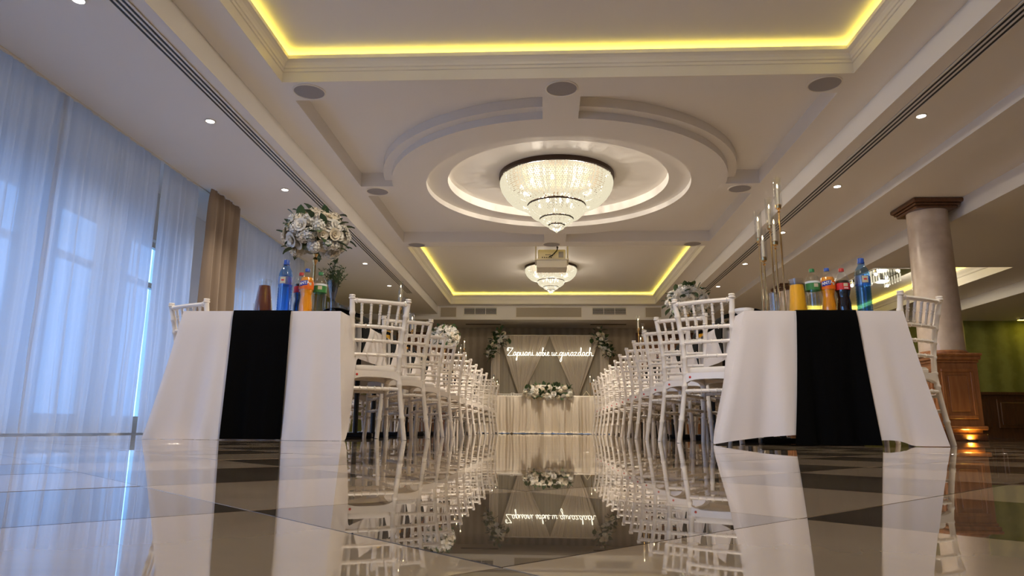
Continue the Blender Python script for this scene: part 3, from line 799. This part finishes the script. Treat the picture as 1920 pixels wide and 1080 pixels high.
def swag(x0, x1, xt, zt, y, seed):
    zt2 = .74
    def fn(u, v):
        xe = x0 + (x1 - x0) * u
        k = min(1, v / .82); k2 = k ** 1.12
        z = (BZ - .01) + (zt - BZ) * (v if v < .82 else v) 
        if v <= .82:
            x = xe + (xt + (u - .5) * .10 - xe) * k2
        else:
            q = (v - .82) / .18; x = xt + (u - .5) * (.10 + .22 * q)
        z = BZ - .01 + (.60 - BZ) * v
        return (x, y - .035 * wob(u * 30, seed) * (1 - .5 * k) - .03 * k * cos((u - .5) * pi), z)
    return fn
for k, (a, c, xt, l) in enumerate(((BXA + .16, .065, -.60, 'ivory swag drape tied to a point, curtain-side half of the backdrop'), (.075, BXB - .14, .70, 'ivory swag drape tied to a point, column-side half of the backdrop'))):
    o = MB().grid(swag(a, c, xt, .74, BY - .05, k * 2.0), 90, 40).build('swag_drape', sheer_i, angle=180); tag(o, l, 'drape', 'backdrop swags')
for k, (a, c, l) in enumerate(((BXA - .05, BXA + .16, 'narrow straight ivory drape at the curtain-side edge of the backdrop'), (BXB - .14, BXB + .06, 'narrow straight ivory drape at the column-side edge of the backdrop'))):
    o = MB().grid(pleat(a, c, BY - .04, .012, BZ, 60, .02, 3 + k), 36, 8).build('side_drape', sheer_i, angle=180); tag(o, l, 'drape', 'backdrop side drapes')

GL = {
 'Z': ([[(.0, 1.55), (.15, 1.35), (.45, 1.5), (.4, 1.85), (.1, 1.95), (.0, 1.6), (.2, 2.15), (.7, 2.2), (1.5, 2.1), (2.0, 2.15), (1.3, 1.3), (.5, .45), (.15, .05), (.9, .02), (1.7, .02), (2.1, .1)]], 2.1),
 'a': ([[(.0, .1), (.25, .75), (.6, 1), (.85, .85), (.6, 1), (.3, .85), (.15, .4), (.3, .02), (.6, .1), (.85, .6), (.88, .95), (.85, .35), (1.0, .02), (1.25, .15)]], 1.2),
 'p': ([[(0, .15), (.25, .95), (.2, .2), (.1, -1.0), (-.1, -1.35), (-.25, -1.1), (0, -.5), (.25, .3), (.55, .95), (.9, .85), (.95, .45), (.7, .03), (.4, .1), (.7, .0), (1.15, .15)]], 1.15),
 'i': ([[(0, .15), (.25, 1), (.2, .3), (.35, .0), (.7, .15)], [(.30, 1.42), (.32, 1.5)]], .7),
 's': ([[(0, .1), (.3, .6), (.45, 1.05), (.45, .8), (.65, .4), (.5, .02), (.15, .08), (.5, .0), (.95, .15)]], .9),
 'n': ([[(0, .15), (.2, .9), (.25, .6), (.2, 0), (.3, .6), (.6, 1), (.8, .8), (.78, .25), (.92, 0), (1.25, .15)]], 1.25),
 'o': ([[(0, .1), (.2, .7), (.55, 1), (.2, .8), (.1, .4), (.3, 0), (.65, .1), (.8, .55), (.55, 1), (.8, .8), (1.15, .85)]], 1.1),
 'b': ([[(0, .85), (.3, 1.4), (.5, 2.0), (.4, 2.3), (.22, 1.9), (.15, .5), (.3, 0), (.65, .08), (.8, .5), (.6, .9), (.45, .7), (.8, .65), (1.0, .75)]], 1.0),
 'e': ([[(0, .2), (.5, .5), (.68, .85), (.42, 1.02), (.15, .7), (.15, .25), (.4, 0), (.9, .15)]], .85),
 'w': ([[(0, .7), (.15, .95), (.1, .3), (.3, 0), (.6, .3), (.7, .9), (.7, .3), (.9, 0), (1.2, .35), (1.3, .9), (1.45, .75), (1.7, .8)]], 1.55),
 'g': ([[(.0, .1), (.25, .75), (.6, 1), (.85, .85), (.6, 1), (.25, .8), (.12, .4), (.3, .05), (.6, .15), (.85, .6), (.9, .95), (.85, 0), (.7, -1.2), (.4, -1.7), (.2, -1.4), (.55, -.6), (.9, -.1), (1.25, .15)]], 1.2),
 'z': ([[(0, .8), (.3, 1), (.8, .92), (.5, .55), (.15, .05), (.5, .1), (.9, .02), (1.2, .15)]], 1.15),
 'd': ([[(.0, .1), (.25, .75), (.6, 1), (.85, .85), (.55, 1), (.2, .8), (.1, .4), (.3, .02), (.6, .15), (.9, .8), (1.1, 1.7), (1.1, 2.25), (.92, 2.1), (.9, .8), (.95, .15), (1.1, 0), (1.35, .15)]], 1.3),
 'c': ([[(0, .1), (.3, .7), (.6, 1), (.8, .8), (.55, 1), (.2, .8), (.1, .35), (.35, 0), (.7, .05), (1.0, .15)]], .95),
 'h': ([[(0, .15), (.35, 1.3), (.55, 2.1), (.42, 2.35), (.25, 1.9), (.2, .8), (.15, 0), (.3, .6), (.6, 1), (.8, .8), (.78, .25), (.95, 0), (1.5, .1)]], 1.3)}
def neon_word(txt, x0, x1, parent, zb, y, sc):
    strokes = []; pen = 0
    for chx in txt:
        ss, adv = GL[chx]; strokes += [[(p[0] + pen, p[1]) for p in s_] for s_ in ss]; pen += adv
    kx = (x1 - x0) / pen
    b = MB()
    for s_ in strokes:
        pts = cr([(x0 + p[0] * kx, y, zb + p[1] * sc) for p in s_], 4 if len(s_) > 2 else 2); b.tube(pts, .0054, 6)
    b.build('lettering', neon_m, parent)
t = thing('neon_sign', 'glowing white script sign reading Zapisani sobie w gwiazdach on the backdrop', 'sign', (.07, BY - .16, 1.765))
for wd, a, c in (('Zapisani', -.985, -.365), ('sobie', -.315, -.005), ('w', .05, .165), ('gwiazdach', .225, 1.0)): neon_word(wd, a, c, t, 0, 0, .082)
MB().box(-.98, 1.0, .008, .012, .006, .012).build('support_rod', chrome, t, False)
for x in (-.7, .7): MB().tube([(x, .010, .01), (x, .1, BZ - 1.765)], .0015, 5).build('wire', chrome, t)

# ------------------------------------------------------------------ flowers
def rose_mesh(m_, seed):
    r = random.Random(seed); b = MB()
    for ringi, (n, R, tilt, h) in enumerate(((3, .010, .15, .030), (5, .020, .45, .032), (6, .030, .85, .032))):
        for k in range(n):
            a = 2 * pi * k / n + ringi * .5 + r.uniform(-.15, .15)
            def fn(u, v):
                s_ = (u - .5) * 2; wdt = R * 1.1 * sin(max(.12, min(1, .25 + v * .8)) * pi * .62)
                out = .004 + v * h * sin(tilt) + (v ** 3) * .008 * ringi; z = v * h * cos(tilt) - abs(s_) ** 2 * .004
                x = out - (s_ * s_) * R * .45; y = s_ * wdt * 1.1
                return (x * cos(a) - y * sin(a), x * sin(a) + y * cos(a), z)
            b.grid(fn, 3, 3)
    b.octa((0, 0, .012), .009, .016)
    return b.mesh('blossom', m_, angle=180)
def puff_mesh(m_, seed):
    r = random.Random(seed); b = MB()
    for k in range(42):
        z = 1 - 1.5 * (k + .5) / 42; a = k * 2.39996; q = sqrt(max(0, 1 - z * z)); n = Vector((q * cos(a), q * sin(a), z)); c = n * .040
        t1 = n.orthogonal().normalized(); t2 = n.cross(t1); ro = r.uniform(0, 6)
        for p in range(4):
            an = ro + p * pi / 2; d = t1 * cos(an) + t2 * sin(an); e = t1 * -sin(an) + t2 * cos(an)
            b._add([c, c + d * .006 + e * .005 + n * .002, c + d * .012 + n * .004, c + d * .006 - e * .005 + n * .002], [(0, 1, 2, 3)])
    b.lathe([(0, -.034), (.034, -.015), (.034, .015), (0, .036)], n=8)
    return b.mesh('blossom', m_, angle=180)
def leaf_mesh(m_):
    b = MB()
    def fn(u, v):
        w = .021 * sin(min(1, .08 + v * .92) * pi) ** .8; s_ = (u - .5) * 2
        return (s_ * w, v * .068, .010 * sin(v * 2.6) + .005 * abs(s_))
    b.grid(fn, 2, 5); return b.mesh('leaf', m_, angle=180)
roses = [rose_mesh(petal_w, 1), rose_mesh(petal_p, 2), puff_mesh(petal_p, 3), puff_mesh(petal_w, 4)]
leaves = [leaf_mesh(leaf_m), leaf_mesh(leaf_l)]
def orient(n, roll=0): return (n.to_track_quat('Z', 'Y').to_matrix() @ Matrix.Rotation(roll, 3, 'Z')).to_euler()
def cluster(parent, pts, seed, nb, nl, rs=1.0, lsc=1.0):
    """pts(k, rnd) -> (position, outward normal)"""
    r = random.Random(seed)
    for k in range(nb):
        p, n = pts(k / nb, r); o = obj('blossom', r.choice(roses), parent, p, orient(n, r.uniform(0, 6))); s_ = rs * r.uniform(.85, 1.25); o.scale = (s_, s_, s_)
    for k in range(nl):
        p, n = pts((k + .5) / nl, r); d = (n + Vector((r.uniform(-1, 1), r.uniform(-1, 1), r.uniform(-1, 1))) * .8).normalized()
        # leaf grows along its own +Y: turn Y to d
        o = obj('leaf', r.choice(leaves[:1] * 3 + leaves[1:]), parent, Vector(p) * 1.0 + n * .01, (d.to_track_quat('Y', 'Z')).to_euler()); s_ = lsc * r.uniform(.8, 1.5); o.scale = (s_, s_, s_)
def sphere_pts(R, c, squash=.78, low=-.75):
    def f(q, r):
        z = 1 - (1 - low) * ((q * 997.13) % 1.0) ; a = q * 331.7 * 2.39996 + r.uniform(-.2, .2); s_ = sqrt(max(0, 1 - z * z))
        n = Vector((s_ * cos(a), s_ * sin(a), z)); rr = R * r.uniform(.86, 1.04)
        return (c[0] + n.x * rr, c[1] + n.y * rr, c[2] + n.z * rr * squash), n
    return f
def bouquet(loc, label, seed=1, H=.60, R=.185):
    t = thing('flower_stand', label, 'flower arrangement', loc, 0, 'tall flower stands on the tables')
    MB().lathe([(.085, 0), (.085, .006), (.05, .012), (.016, .02), (.009, .04), (.008, H - .2), (.012, H - .19), (.019, H - .17), (.010, H - .152), (.018, H - .13), (.014, H - .12), (.011, H - .09), (.03, H - .07), (.05, H - .06), (0, H - .06)], n=16).build('stand', gold, t)
    MB().lathe([(0, -.12), (.09, -.09), (.13, 0), (.09, .09), (0, .12)], (0, 0, H), 14).build('moss_ball', leaf_m, t)
    cluster(t, sphere_pts(R, (0, 0, H)), seed, 84, 60)
    return t
ZTP = TZ + .007
B0 = bouquet((-1.555, 4.5, ZTP), 'tall gold flower stand with white roses behind the bottles on the curtain-side table', 5)
dup(B0, (1.42, 7.0, ZTP), 1.1, 'gold flower stand with white roses on the column-side table, seen above the chair backs')
dup(B0, (-1.44, 9.8, ZTP), 2.3, 'gold flower stand with white roses far along the curtain-side table')
# vase of trailing greenery
t = thing('greenery_vase', 'tall slim glass vase of feathery green sprigs behind the white bouquet', 'vase', (-1.53, 4.85, ZTP))
MB().lathe([(.05, 0), (.05, .006), (.012, .02), (.012, .18), (.02, .24), (.045, .36), (.043, .36), (.018, .24), (.010, .18), (.010, .03)], n=16, cap=False).build('vase', thin_glass('smoky_glass', (.75, .78, .85), .2), t)
b = MB(); rr = random.Random(4)
for k in range(34):
    a = rr.uniform(0, 6.28); L = rr.uniform(.10, .22); bend = rr.uniform(.02, .10)
    pts = [(0.01 * cos(a), .01 * sin(a), .28), (bend * .5 * cos(a), bend * .5 * sin(a), .28 + L * .5), (bend * cos(a), bend * sin(a), .28 + L)]
    pp = cr(pts, 3); b.tube(pp, .0015, 4)
    for p in pp[2:]:
        for q in range(3):
            d = Vector((rr.uniform(-1, 1), rr.uniform(-1, 1), rr.uniform(-.2, 1))).normalized() * .028; e = d.orthogonal().normalized() * .004
            b._add([p, p + d * .5 + e, p + d, p + d * .5 - e], [(0, 1, 2, 3)])
o = b.build('sprigs', leaf_m, t, angle=180); tag(o, kind='stuff')
# corner florals of the backdrop and head-table garland
def corner(name, x0, z0, x1, z1, label, seed):
    t = thing(name, label, 'flower arrangement', (x0, BY - .12, z0), 0, 'backdrop corner flowers')
    def f(q, r):
        k = q; wv = .15 * (1 - .75 * k) + .03
        n = Vector((r.uniform(-1, 1), -abs(r.uniform(.3, 1)), r.uniform(-1, 1))).normalized()
        c = Vector(((x1 - x0) * k, 0, (z1 - z0) * k)); return tuple(c + Vector((n.x * wv, n.y * .10, n.z * wv))), n
    MB().tube([(-(x1 - x0) * .02, .1, .02), ((x1 - x0) * .5, .04, (z1 - z0) * .5), ((x1 - x0), .05, (z1 - z0))], .02, 6).build('stem_bundle', leaf_m, t)
    cluster(t, f, seed, 30, 75, 1.15, 1.5)
corner('floral_swag', -1.03, 2.27, -1.33, 1.76, 'hanging white and green flower swag on the curtain-side corner of the backdrop', 3)
corner('floral_swag', 1.16, 2.27, 1.48, 1.78, 'hanging white and green flower swag on the column-side corner of the backdrop', 9)
t = thing('table_garland', 'low white and green flower garland across the middle of the head table', 'flower arrangement', (.03, 14.22, .757))
def gf(q, r):
    x = r.uniform(-1, 1); e = sqrt(max(0, 1 - x * x)); a = r.uniform(-.9, 2.6)
    n = Vector((x * .4, -cos(a), sin(a))).normalized(); return (x * .46, -cos(a) * .10 - .02, max(-.06, sin(a) * .17 * (.35 + .65 * e)) + .01), n
MB().bbox(-.42, .42, -.06, .08, 0, .06, .02).build('moss_base', leaf_m, t)
cluster(t, gf, 21, 64, 60, 1.15, 1.3)

# ------------------------------------------------------------------ candle stands
def candle_stand(loc, label, stems, rz=0.0, cs=1.0):
    t = thing('candle_stand', label, 'candle holder', loc, rz, 'gold candle stands')
    MB().lathe([(.15, 0), (.15, .008), (.13, .012), (0, .012)], n=28).build('base', gold, t)
    for (x, y, h) in stems:
        b = MB(); b.tube([(x, y, .01), (x, y, h)], .0055, 8); b.lathe([(.006, -.01), (.016, -.004), (.018, .0), (.018, .022), (.014, .024), (0, .024)], (x, y, h), 14)
        b.lathe([(.0055, -.03), (.011, -.025), (.0055, -.02)], (x, y, h), 10); s_ = b.build('stem', gold, t)
        MB().lathe([(.0235, .004), (.0245, .02), (.0245, .205), (.0232, .205), (.0232, .02)], (x, y, h), 20, cap=False).build('glass_tube', glass_c, s_)
        cd = MB().lathe([(.0095, .022), (.0095, .13), (.006, .134), (0, .135)], (x, y, h), 12).build('candle', candle_m, s_)
        MB().lathe([(0, .134), (.004, .142), (.0045, .148), (0, .165)], (x, y, h), 8).build('flame', flame_m, s_)
    return t
zc = ZTP
cs0 = candle_stand((1.42, 4.36, zc), 'gold five-stem candle stand with glass tubes beside the orange juice jug', [(-.068, -.06, 1.115 - zc), (-.056, .05, 1.27 - zc), (.004, -.07, 1.215 - zc), (.020, .05, 1.355 - zc), (.065, .0, 1.475 - zc)])
dup(cs0, (-1.56, 7.5, zc), 2.6, 'gold candle stand with glass tubes in the middle of the curtain-side table')
dup(cs0, (-1.50, 12.4, zc), 1.2, 'gold candle stand near the stage end of the curtain-side table')
dup(cs0, (1.36, 9.9, zc), 3.4, 'gold candle stand along the column-side table, past the rose stand')
candle_stand((.93, 14.45, .757), 'short gold candle stand on the column-side end of the head table', [(-.04, 0, .25), (.03, .03, .18), (.05, -.05, .10)])
candle_stand((-1.05, 14.45, .757), 'short gold candle stand on the curtain-side end of the head table', [(-.04, 0, .22), (.03, .03, .14), (.05, -.05, .08)])

# ------------------------------------------------------------------ drinks
def text_on(parent, txt, size, r, z, m_, ang, rot=0.0, name='lettering', bold=.0):
    cu = bpy.data.curves.new('t', 'FONT'); cu.body = txt; cu.size = size; cu.align_x = 'CENTER'; cu.align_y = 'CENTER'; cu.extrude = .0004; cu.offset = bold; cu.resolution_u = 3
    tmp = bpy.data.objects.new('t', cu); COL.objects.link(tmp); bpy.context.view_layer.update()
    dg = bpy.context.evaluated_depsgraph_get(); me = bpy.data.meshes.new_from_object(tmp.evaluated_get(dg)); bpy.data.objects.remove(tmp)
    for v in me.vertices:
        x, y, d = v.co; x, y = x * cos(rot) - y * sin(rot), x * sin(rot) + y * cos(rot)
        a = ang + x / r; rr = r + .0008 + d; v.co = (rr * cos(a), rr * sin(a), z + y)
    me.materials.clear(); me.materials.append(m_); me.name = name
    return obj(name, me, parent)
def band(r0, z0, z1, n=24, prof=None): return MB().lathe([(r0, z0), (r0, z1)], n=n, cap=False)
def patch(parent, name, m_, r, a0, a1, z0, z1):
    return MB().grid(lambda u, v: (r * cos(a0 + (a1 - a0) * u), r * sin(a0 + (a1 - a0) * u), z0 + (z1 - z0) * v), 8, 2).build(name, m_, parent)
def bottle(loc, kind, label, rz=0.0):
    t = thing({'blue': 'water_bottle', 'clear': 'water_bottle', 'cola': 'cola_bottle', 'orange': 'soda_bottle'}[kind], label, 'bottle', loc, rz, 'drink bottles on the table ends')
    if kind == 'blue':
        pr = [(0, .004), (.028, .0), (.040, .006), (.043, .02)]
        for k in range(9): pr += [(.043, .025 + k * .0165), (.0405, .0335 + k * .0165)]
        pr += [(.043, .178), (.043, .232), (.041, .25), (.034, .272), (.025, .288), (.0195, .298), (.0175, .315), (.0165, .318)]
        MB().lathe(pr, n=24, cap=False).build('body', pet_blue, t)
        MB().lathe([(0, .008)] + [(r - .004, max(.008, z)) for r, z in pr[2:-6]] + [(0, .25)], n=20, cap=False).build('water', thin_glass('blue_water', (.55, .78, .98), .05), t)
        MB().lathe([(.0178, .316), (.0178, .338), (.016, .341), (0, .341)], n=18).build('cap', cap_blue, t)
        MB().lathe([(.0195, .309), (.0195, .316)], n=18, cap=False).build('neck_ring', cap_blue, t)
        MB().lathe([(.0436, .182), (.0436, .232)], n=24, cap=False).build('label', thin_glass('pale_film', (.62, .70, .90), .5, .3), t)
        patch(t, 'emblem', lab_cream, .0440, -pi / 2 - .45, -pi / 2 + .35, .188, .227)
        patch(t, 'emblem_mark', lab_red, .0443, -pi / 2 - .25, -pi / 2 + .15, .203, .212)
        return t
    h = {'cola': .28, 'orange': .282, 'clear': .278}[kind]; k = h / .28
    pr = [(0, .004), (.024, .0), (.040, .008), (.042, .03)]
    if kind == 'orange': pr += [(.041, .06), (.036, .10), (.035, .118), (.038, .135), (.042, .15), (.042, .20)]
    elif kind == 'cola': pr += [(.042, .07), (.036, .10), (.036, .115), (.041, .135), (.042, .15), (.042, .19)]
    else:
        for q in range(6): pr += [(.042, .04 + q * .018), (.0395, .049 + q * .018)]
        pr += [(.042, .15), (.042, .19)]
    sh = [(.041, .212), (.034, .232), (.022, .250), (.0145, .260), (.0140, .268)]
    MB().lathe([(r, z * k) for r, z in pr + sh], n=24, cap=False).build('body', pet_clear, t)
    lq = {'cola': cola_m, 'orange': orange_m, 'clear': water_m}[kind]; top = {'cola': .207, 'orange': .226, 'clear': .19}[kind]
    full = [(r, z) for r, z in pr + sh if z < top]
    MB().lathe([(0, .008)] + [(r - .0025, max(.008, z) * k) for r, z in full[2:]] + [(full[-1][0] - .006, top * k), (0, top * k)], n=24, cap=False).build('drink', lq, t)
    cm = {'cola': cap_red, 'orange': cap_blue, 'clear': cap_green}[kind]
    MB().lathe([(.0152, .264 * k), (.0152, .281 * k), (.0135, .284 * k), (0, .284 * k)], n=18).build('cap', cm, t)
    if kind == 'orange':
        MB().lathe([(.0426, .152 * k), (.0426, .200 * k)], n=24, cap=False).build('label', lab_orange, t)
        a = -pi / 2 - .35
        MB().grid(lambda u, v: (.0431 * cos(a + (u - .5) * 1.25), .0431 * sin(a + (u - .5) * 1.25), (.168 + (.03 * (v)) + .008 * u) * k), 8, 2).build('logo_ground', ink_blue, t)
        text_on(t, 'FANTA', .0235, .0434, .187 * k, ink_white, a, .15, bold=.0006)
        patch(t, 'printed_square', lab_cream, .0431, -pi / 2 + .55, -pi / 2 + .85, .175 * k, .192 * k)
    elif kind == 'cola':
        MB().lathe([(.0426, .150 * k), (.0426, .190 * k)], n=24, cap=False).build('label', lab_red, t)
        patch(t, 'printed_square', lab_cream, .0431, -pi / 2 - .25, -pi / 2 + .35, .168 * k, .187 * k)
        patch(t, 'printed_band', ink_white, .0431, -pi / 2 - .2, -pi / 2 + .4, .155 * k, .161 * k)
    else:
        MB().lathe([(.0426, .150 * k), (.0426, .192 * k)], n=24, cap=False).build('label', lab_green, t)
        MB().lathe([(.0428, .192 * k), (.0428, .204 * k)], n=24, cap=False).build('label_edge', lab_clear, t)
        patch(t, 'printed_square', lab_cream, .0431, -pi / 2 - .1, -pi / 2 + .5, .166 * k, .188 * k)
    return t
def jug(loc, drink, label, r0, r1, h, fill):
    t = thing('glass_jug', label, 'jug', loc, 0, 'glass jugs of drink')
    pr = [(r0 * .9, 0), (r0, .006), (r0, .03), (r0 * .92, h * .35), (r1 * .98, h * .7), (r1 * .9, h * .82), (r1, h)]
    MB().lathe([(0, .003)] + pr + [(r1 - .003, h), (r1 * .9 - .003, h * .82)], n=28, cap=False).build('glass', glass_c, t)
    zz = h * fill; inn = [(r - .004, z) for r, z in pr if .004 < z < zz]
    MB().lathe([(0, .007), (inn[0][0], .007)] + inn + [(inn[-1][0] * (.985 if fill < .8 else .99), zz), (0, zz)], n=28, cap=False).build('drink', drink, t)
    return t
def tumbler(loc, label, cut=False, h=.095, r=.036):
    t = thing('glass_tumbler', label, 'glass', loc, 0, 'drinking glasses')
    b = MB(); n = 20
    b.lathe([(0, .006), (r * .74, 0), (r * .8, .004), (r * .72 if cut else r * .85, h * .3), (r, h), (r - .002, h), (r * .82 - .003, h * .3), (r * .7, .012), (0, .012)], n=n, cap=False)
    b.build('glass', glass_c, t)
    if cut:
        for k in range(10):
            a = 2 * pi * k / 10; MB().tube([(r * .78 * cos(a), r * .78 * sin(a), .01), (r * .8 * cos(a + .2), r * .8 * sin(a + .2), h * .4), (r * .97 * cos(a), r * .97 * sin(a), h * .8)], .0025, 5).build('facet', glass_c, t)
    return t
z = ZTP
jug((-1.735, 4.14, z), tea_m, 'glass jug of brown compote at the curtain-side table end', .056, .042, .215, .83)
bottle((-1.607, 4.14, z), 'blue', 'tall blue water bottle beside the brown compote jug')
bottle((-1.545, 4.24, z), 'cola', 'cola bottle with red cap half hidden behind the orange soda, curtain-side table', .3)
bottle((-1.472, 4.14, z), 'orange', 'orange soda bottle with blue cap on the curtain-side table', .15)
bottle((-1.415, 4.22, z), 'clear', 'clear water bottle with green label in front of the flower stand', .1)
tumbler((-1.83, 4.3, z), 'small glass behind the brown compote jug')
tumbler((-1.335, 4.25, z), 'small drinking glass near the aisle corner of the curtain-side table')
tumbler((-1.30, 4.38, z), 'second small glass behind it at the aisle corner of the curtain-side table')
jug((1.487, 4.15, z), juice_m, 'glass jug of orange juice at the column-side table end', .054, .046, .215, .84)
bottle((1.585, 4.16, z), 'clear', 'clear water bottle with green label beside the orange juice jug', -.1)
bottle((1.672, 4.16, z), 'orange', 'orange soda bottle with blue cap on the column-side table', -.2)
bottle((1.758, 4.16, z), 'cola', 'dark cola bottle with red label on the column-side table', 0)
bottle((1.868, 4.14, z), 'blue', 'tall blue water bottle at the outer end of the column-side table')
tumbler((1.345, 4.12, z), 'cut-glass tumbler at the foot of the gold candle stand', True, .125, .036)
t = thing('serving_dish', 'small round white dish on the aisle corner of the column-side table', 'dish', (1.17, 4.15, z), 0)
MB().lathe([(.035, 0), (.037, .006), (.055, .02), (.058, .036), (.056, .036), (.05, .022), (0, .012)], n=28).build('bowl', plate_m, t)
# juice jugs farther along, glimpsed between the chairs
for k, (x, y, m_, l) in enumerate(((-1.42, 6.15, juice_m, 'glass jug of orange juice on the curtain-side table, past the second napkin'), (-1.40, 6.75, juice_m, 'second juice jug along the curtain-side table, near the middle'), (-1.38, 7.9, tea_m, 'jug of brown drink in the middle of the curtain-side table'),
        (1.38, 6.05, juice_m, 'orange juice jug on the column-side table, in front of the rose stand'), (1.36, 6.30, juice_m, 'second orange juice jug in front of the rose stand'), (1.33, 8.3, tea_m, 'jug of brown drink on the column-side table behind the rose stand'))):
    jug((x, y, z), m_, l, .056, .045, .215, .84)

# ------------------------------------------------------------------ place settings on the aisle sides
def setting(x, y, sx, lab):
    t = thing('dinner_plate', 'white plate at the %s place on the aisle side of the %s' % lab, 'plate', (x, y, z), 0, 'dinner plates')
    MB().lathe([(.07, 0), (.075, .004), (.10, .008), (.13, .018), (.128, .020), (.10, .012), (0, .009)], n=28).build('dish', plate_m, t)
    e = x + sx * .19     # over the table edge
    edge = (L1 + .0) if sx > 0 else (R0)
    def fn(u, v):
        s_ = (u - .5) * 2
        if v < .42:
            q = v / .42; xx = x - sx * .08 + sx * (abs(edge - x) + .09 + .045) * q if False else x - sx * .08 + (edge + sx * .035 - (x - sx * .08)) * q
            w = .09 + .04 * sin(q * pi); zz = z + .02 + (.045 * sin(q * pi) + .03 * (1 - s_ * s_)) * (1 - q * .7)
            return (xx, y + s_ * w, zz)
        q = (v - .42) / .58; w = .10 + .03 * sin(q * pi * .7) - .07 * q
        return (edge + sx * (.045 + .012 * sin(q * pi)), y + s_ * w + .012 * q, z + .028 - q * .21 + .05 * q * s_)
    o = MB().grid(fn, 8, 20).build('napkin', blackcloth, angle=180, solid=.003)
    tag(o, 'black napkin draped over the %s place on the aisle side of the %s' % lab, 'napkin', 'black napkins')
for k, y in enumerate(LI[:10]): setting(L1 - .15, y + .02, 1, (ords[k], 'curtain-side table'))
for k, y in enumerate(RI[:10]): setting(R0 + .15, y + .02, -1, (ords[k], 'column-side table'))
# card on the head table
t = thing('table_card', 'small pale folded card standing on the head table, column side', 'card', (.80, 14.3, .758))
MB()._add([(-.075, -.03, 0), (.0, -.03, .10), (.075, -.03, 0), (-.075, .03, 0), (0, .03, .10), (.075, .03, 0), (-.065, -.03, 0), (0, -.03, .088), (.065, -.03, 0), (-.065, .03, 0), (0, .03, .088), (.065, .03, 0)],
          [(0, 1, 4, 3), (1, 2, 5, 4), (6, 9, 10, 7), (7, 10, 11, 8), (0, 6, 7, 1), (1, 7, 8, 2), (3, 4, 10, 9), (4, 5, 11, 10)]).build('card', mat('card_paper', (.75, .66, .45), .6), t, False)
# two chairs behind the head table
for k, (x, y, l) in enumerate(((-.95, 15.3, 'white spindle-back chair behind the head table, nearest the curtains'), (-.55, 15.25, 'white spindle-back chair behind the head table, second from the curtains'))):
    dup(proto, (x, y, 0), pi, l)

# ------------------------------------------------------------------ marble columns
def column(x, y, label):
    t = thing('marble_column', label, 'column', (x, y, 0), 0, 'marble columns')
    MB().bbox(-.235, .235, -.235, .235, 0, .07, .006).build('plinth', wood_d, t, False)
    pd = MB()
    pd.bbox(-.245, .245, -.245, .245, .11, .15, .008).bbox(-.22, .22, -.22, .22, .15, .80, .005).bbox(-.232, .232, -.232, .232, .80, .83, .006).bbox(-.25, .25, -.25, .25, .83, .87, .008).bbox(-.262, .262, -.262, .262, .87, .90, .010)
    pd.bbox(-.205, .205, -.205, .205, .07, .11, .004)
    p = pd.build('pedestal', wood, t, False)
    for (rz) in (0, pi / 2, pi, -pi / 2):
        fr = MB(); a0, a1, z0, z1, yy = -.165, .165, .22, .74, -.222
        fr.bbox(a0, a1, yy - .012, yy + .004, z0, z0 + .035, .005).bbox(a0, a1, yy - .012, yy + .004, z1 - .035, z1, .005).bbox(a0, a0 + .035, yy - .012, yy + .004, z0 + .035, z1 - .035, .005).bbox(a1 - .035, a1, yy - .012, yy + .004, z0 + .035, z1 - .035, .005)
        f = fr.build('panel_frame', wood, p, False, rot=(0, 0, rz))
        MB().bbox(-.10, .10, -.228, -.215, .29, .67, .01).build('panel_field', wood, p, False, rot=(0, 0, rz))
    MB().lathe([(.245, .90), (.245, .915), (.23, .93), (.225, .935)], n=40).build('collar', wood, t)
    MB().lathe([(.222, .93), (.222, 1.0), (.206, 2.40), (.206, 2.505)], n=48).build('shaft', marble_m, t)
    MB().bbox(-.225, .225, -.225, .225, 2.495, 2.525, .008).bbox(-.245, .245, -.245, .245, 2.525, 2.55, .008).bbox(-.27, .27, -.27, .27, 2.55, 2.60, .012).build('capital', wood_d, t, False)
    return t
c0 = column(4.27, 7.75, 'tall marble column on a wooden pedestal beside the column-side table')
dup(c0, (4.30, 12.3, 0), 0, 'farther marble column with dark wooden capital, behind the candle stand')
t = thing('floor_spotlight', 'small floor spotlight glowing amber at the foot of the marble column pedestal', 'lamp', (4.33, 7.50, 0.0))
MB().lathe([(.05, 0), (.05, .012), (.04, .016), (.036, .012)], n=20).build('housing', black_m, t)
MB().lathe([(.036, .0125), (0, .0135)], n=20, cap=False).build('lens', emis('amber_lens', (1, .6, .12), 6.0, False), t)
light('spot', 'SPOT', (0, 0, .03), 1.1, (1, .62, .10), .03, (radians(180 - 50), 0, 0), radians(150), .7, t)

# crystal ceiling lamp in the side room
t = thing('crystal_ceiling_lamp', 'square chrome ceiling lamp with crystals in the coffer behind the column', 'ceiling lamp', (5.62, 11.75, 2.69))
MB().bbox(-.34, .34, -.50, .50, -.03, 0, .006).build('chrome_plate', chrome, t, False)
for sx in (-1, 1):
    for sy in (-1, 1):
        MB().lathe([(.02, 0), (.02, -.05), (.012, -.06)], (sx * .3, sy * .45, -.03), 12).build('socket', chrome, t)
        MB().lathe([(0, -.028), (.018, -.018), (.024, 0), (.018, .018), (0, .028)], (sx * .3, sy * .45, -.10), 14).build('bulb', lamp_m, t)
MB().bbox(-.16, .16, -.30, .30, -.16, -.03, .004).build('crystal_box', glass_c, t, False)
for k in range(7):
    for sx in (-1, 1): MB().tube([(sx * .17, -.27 + k * .09, -.04), (sx * .17, -.27 + k * .09, -.17)], .012, 6).build('crystal_drop', crystal('cry%d' % k, (1, .95, .85), .8) if False else bead_m, t)
light('bulb_light', 'POINT', (0, 0, -.22), 7, (1, .9, .7), .12, parent=t)
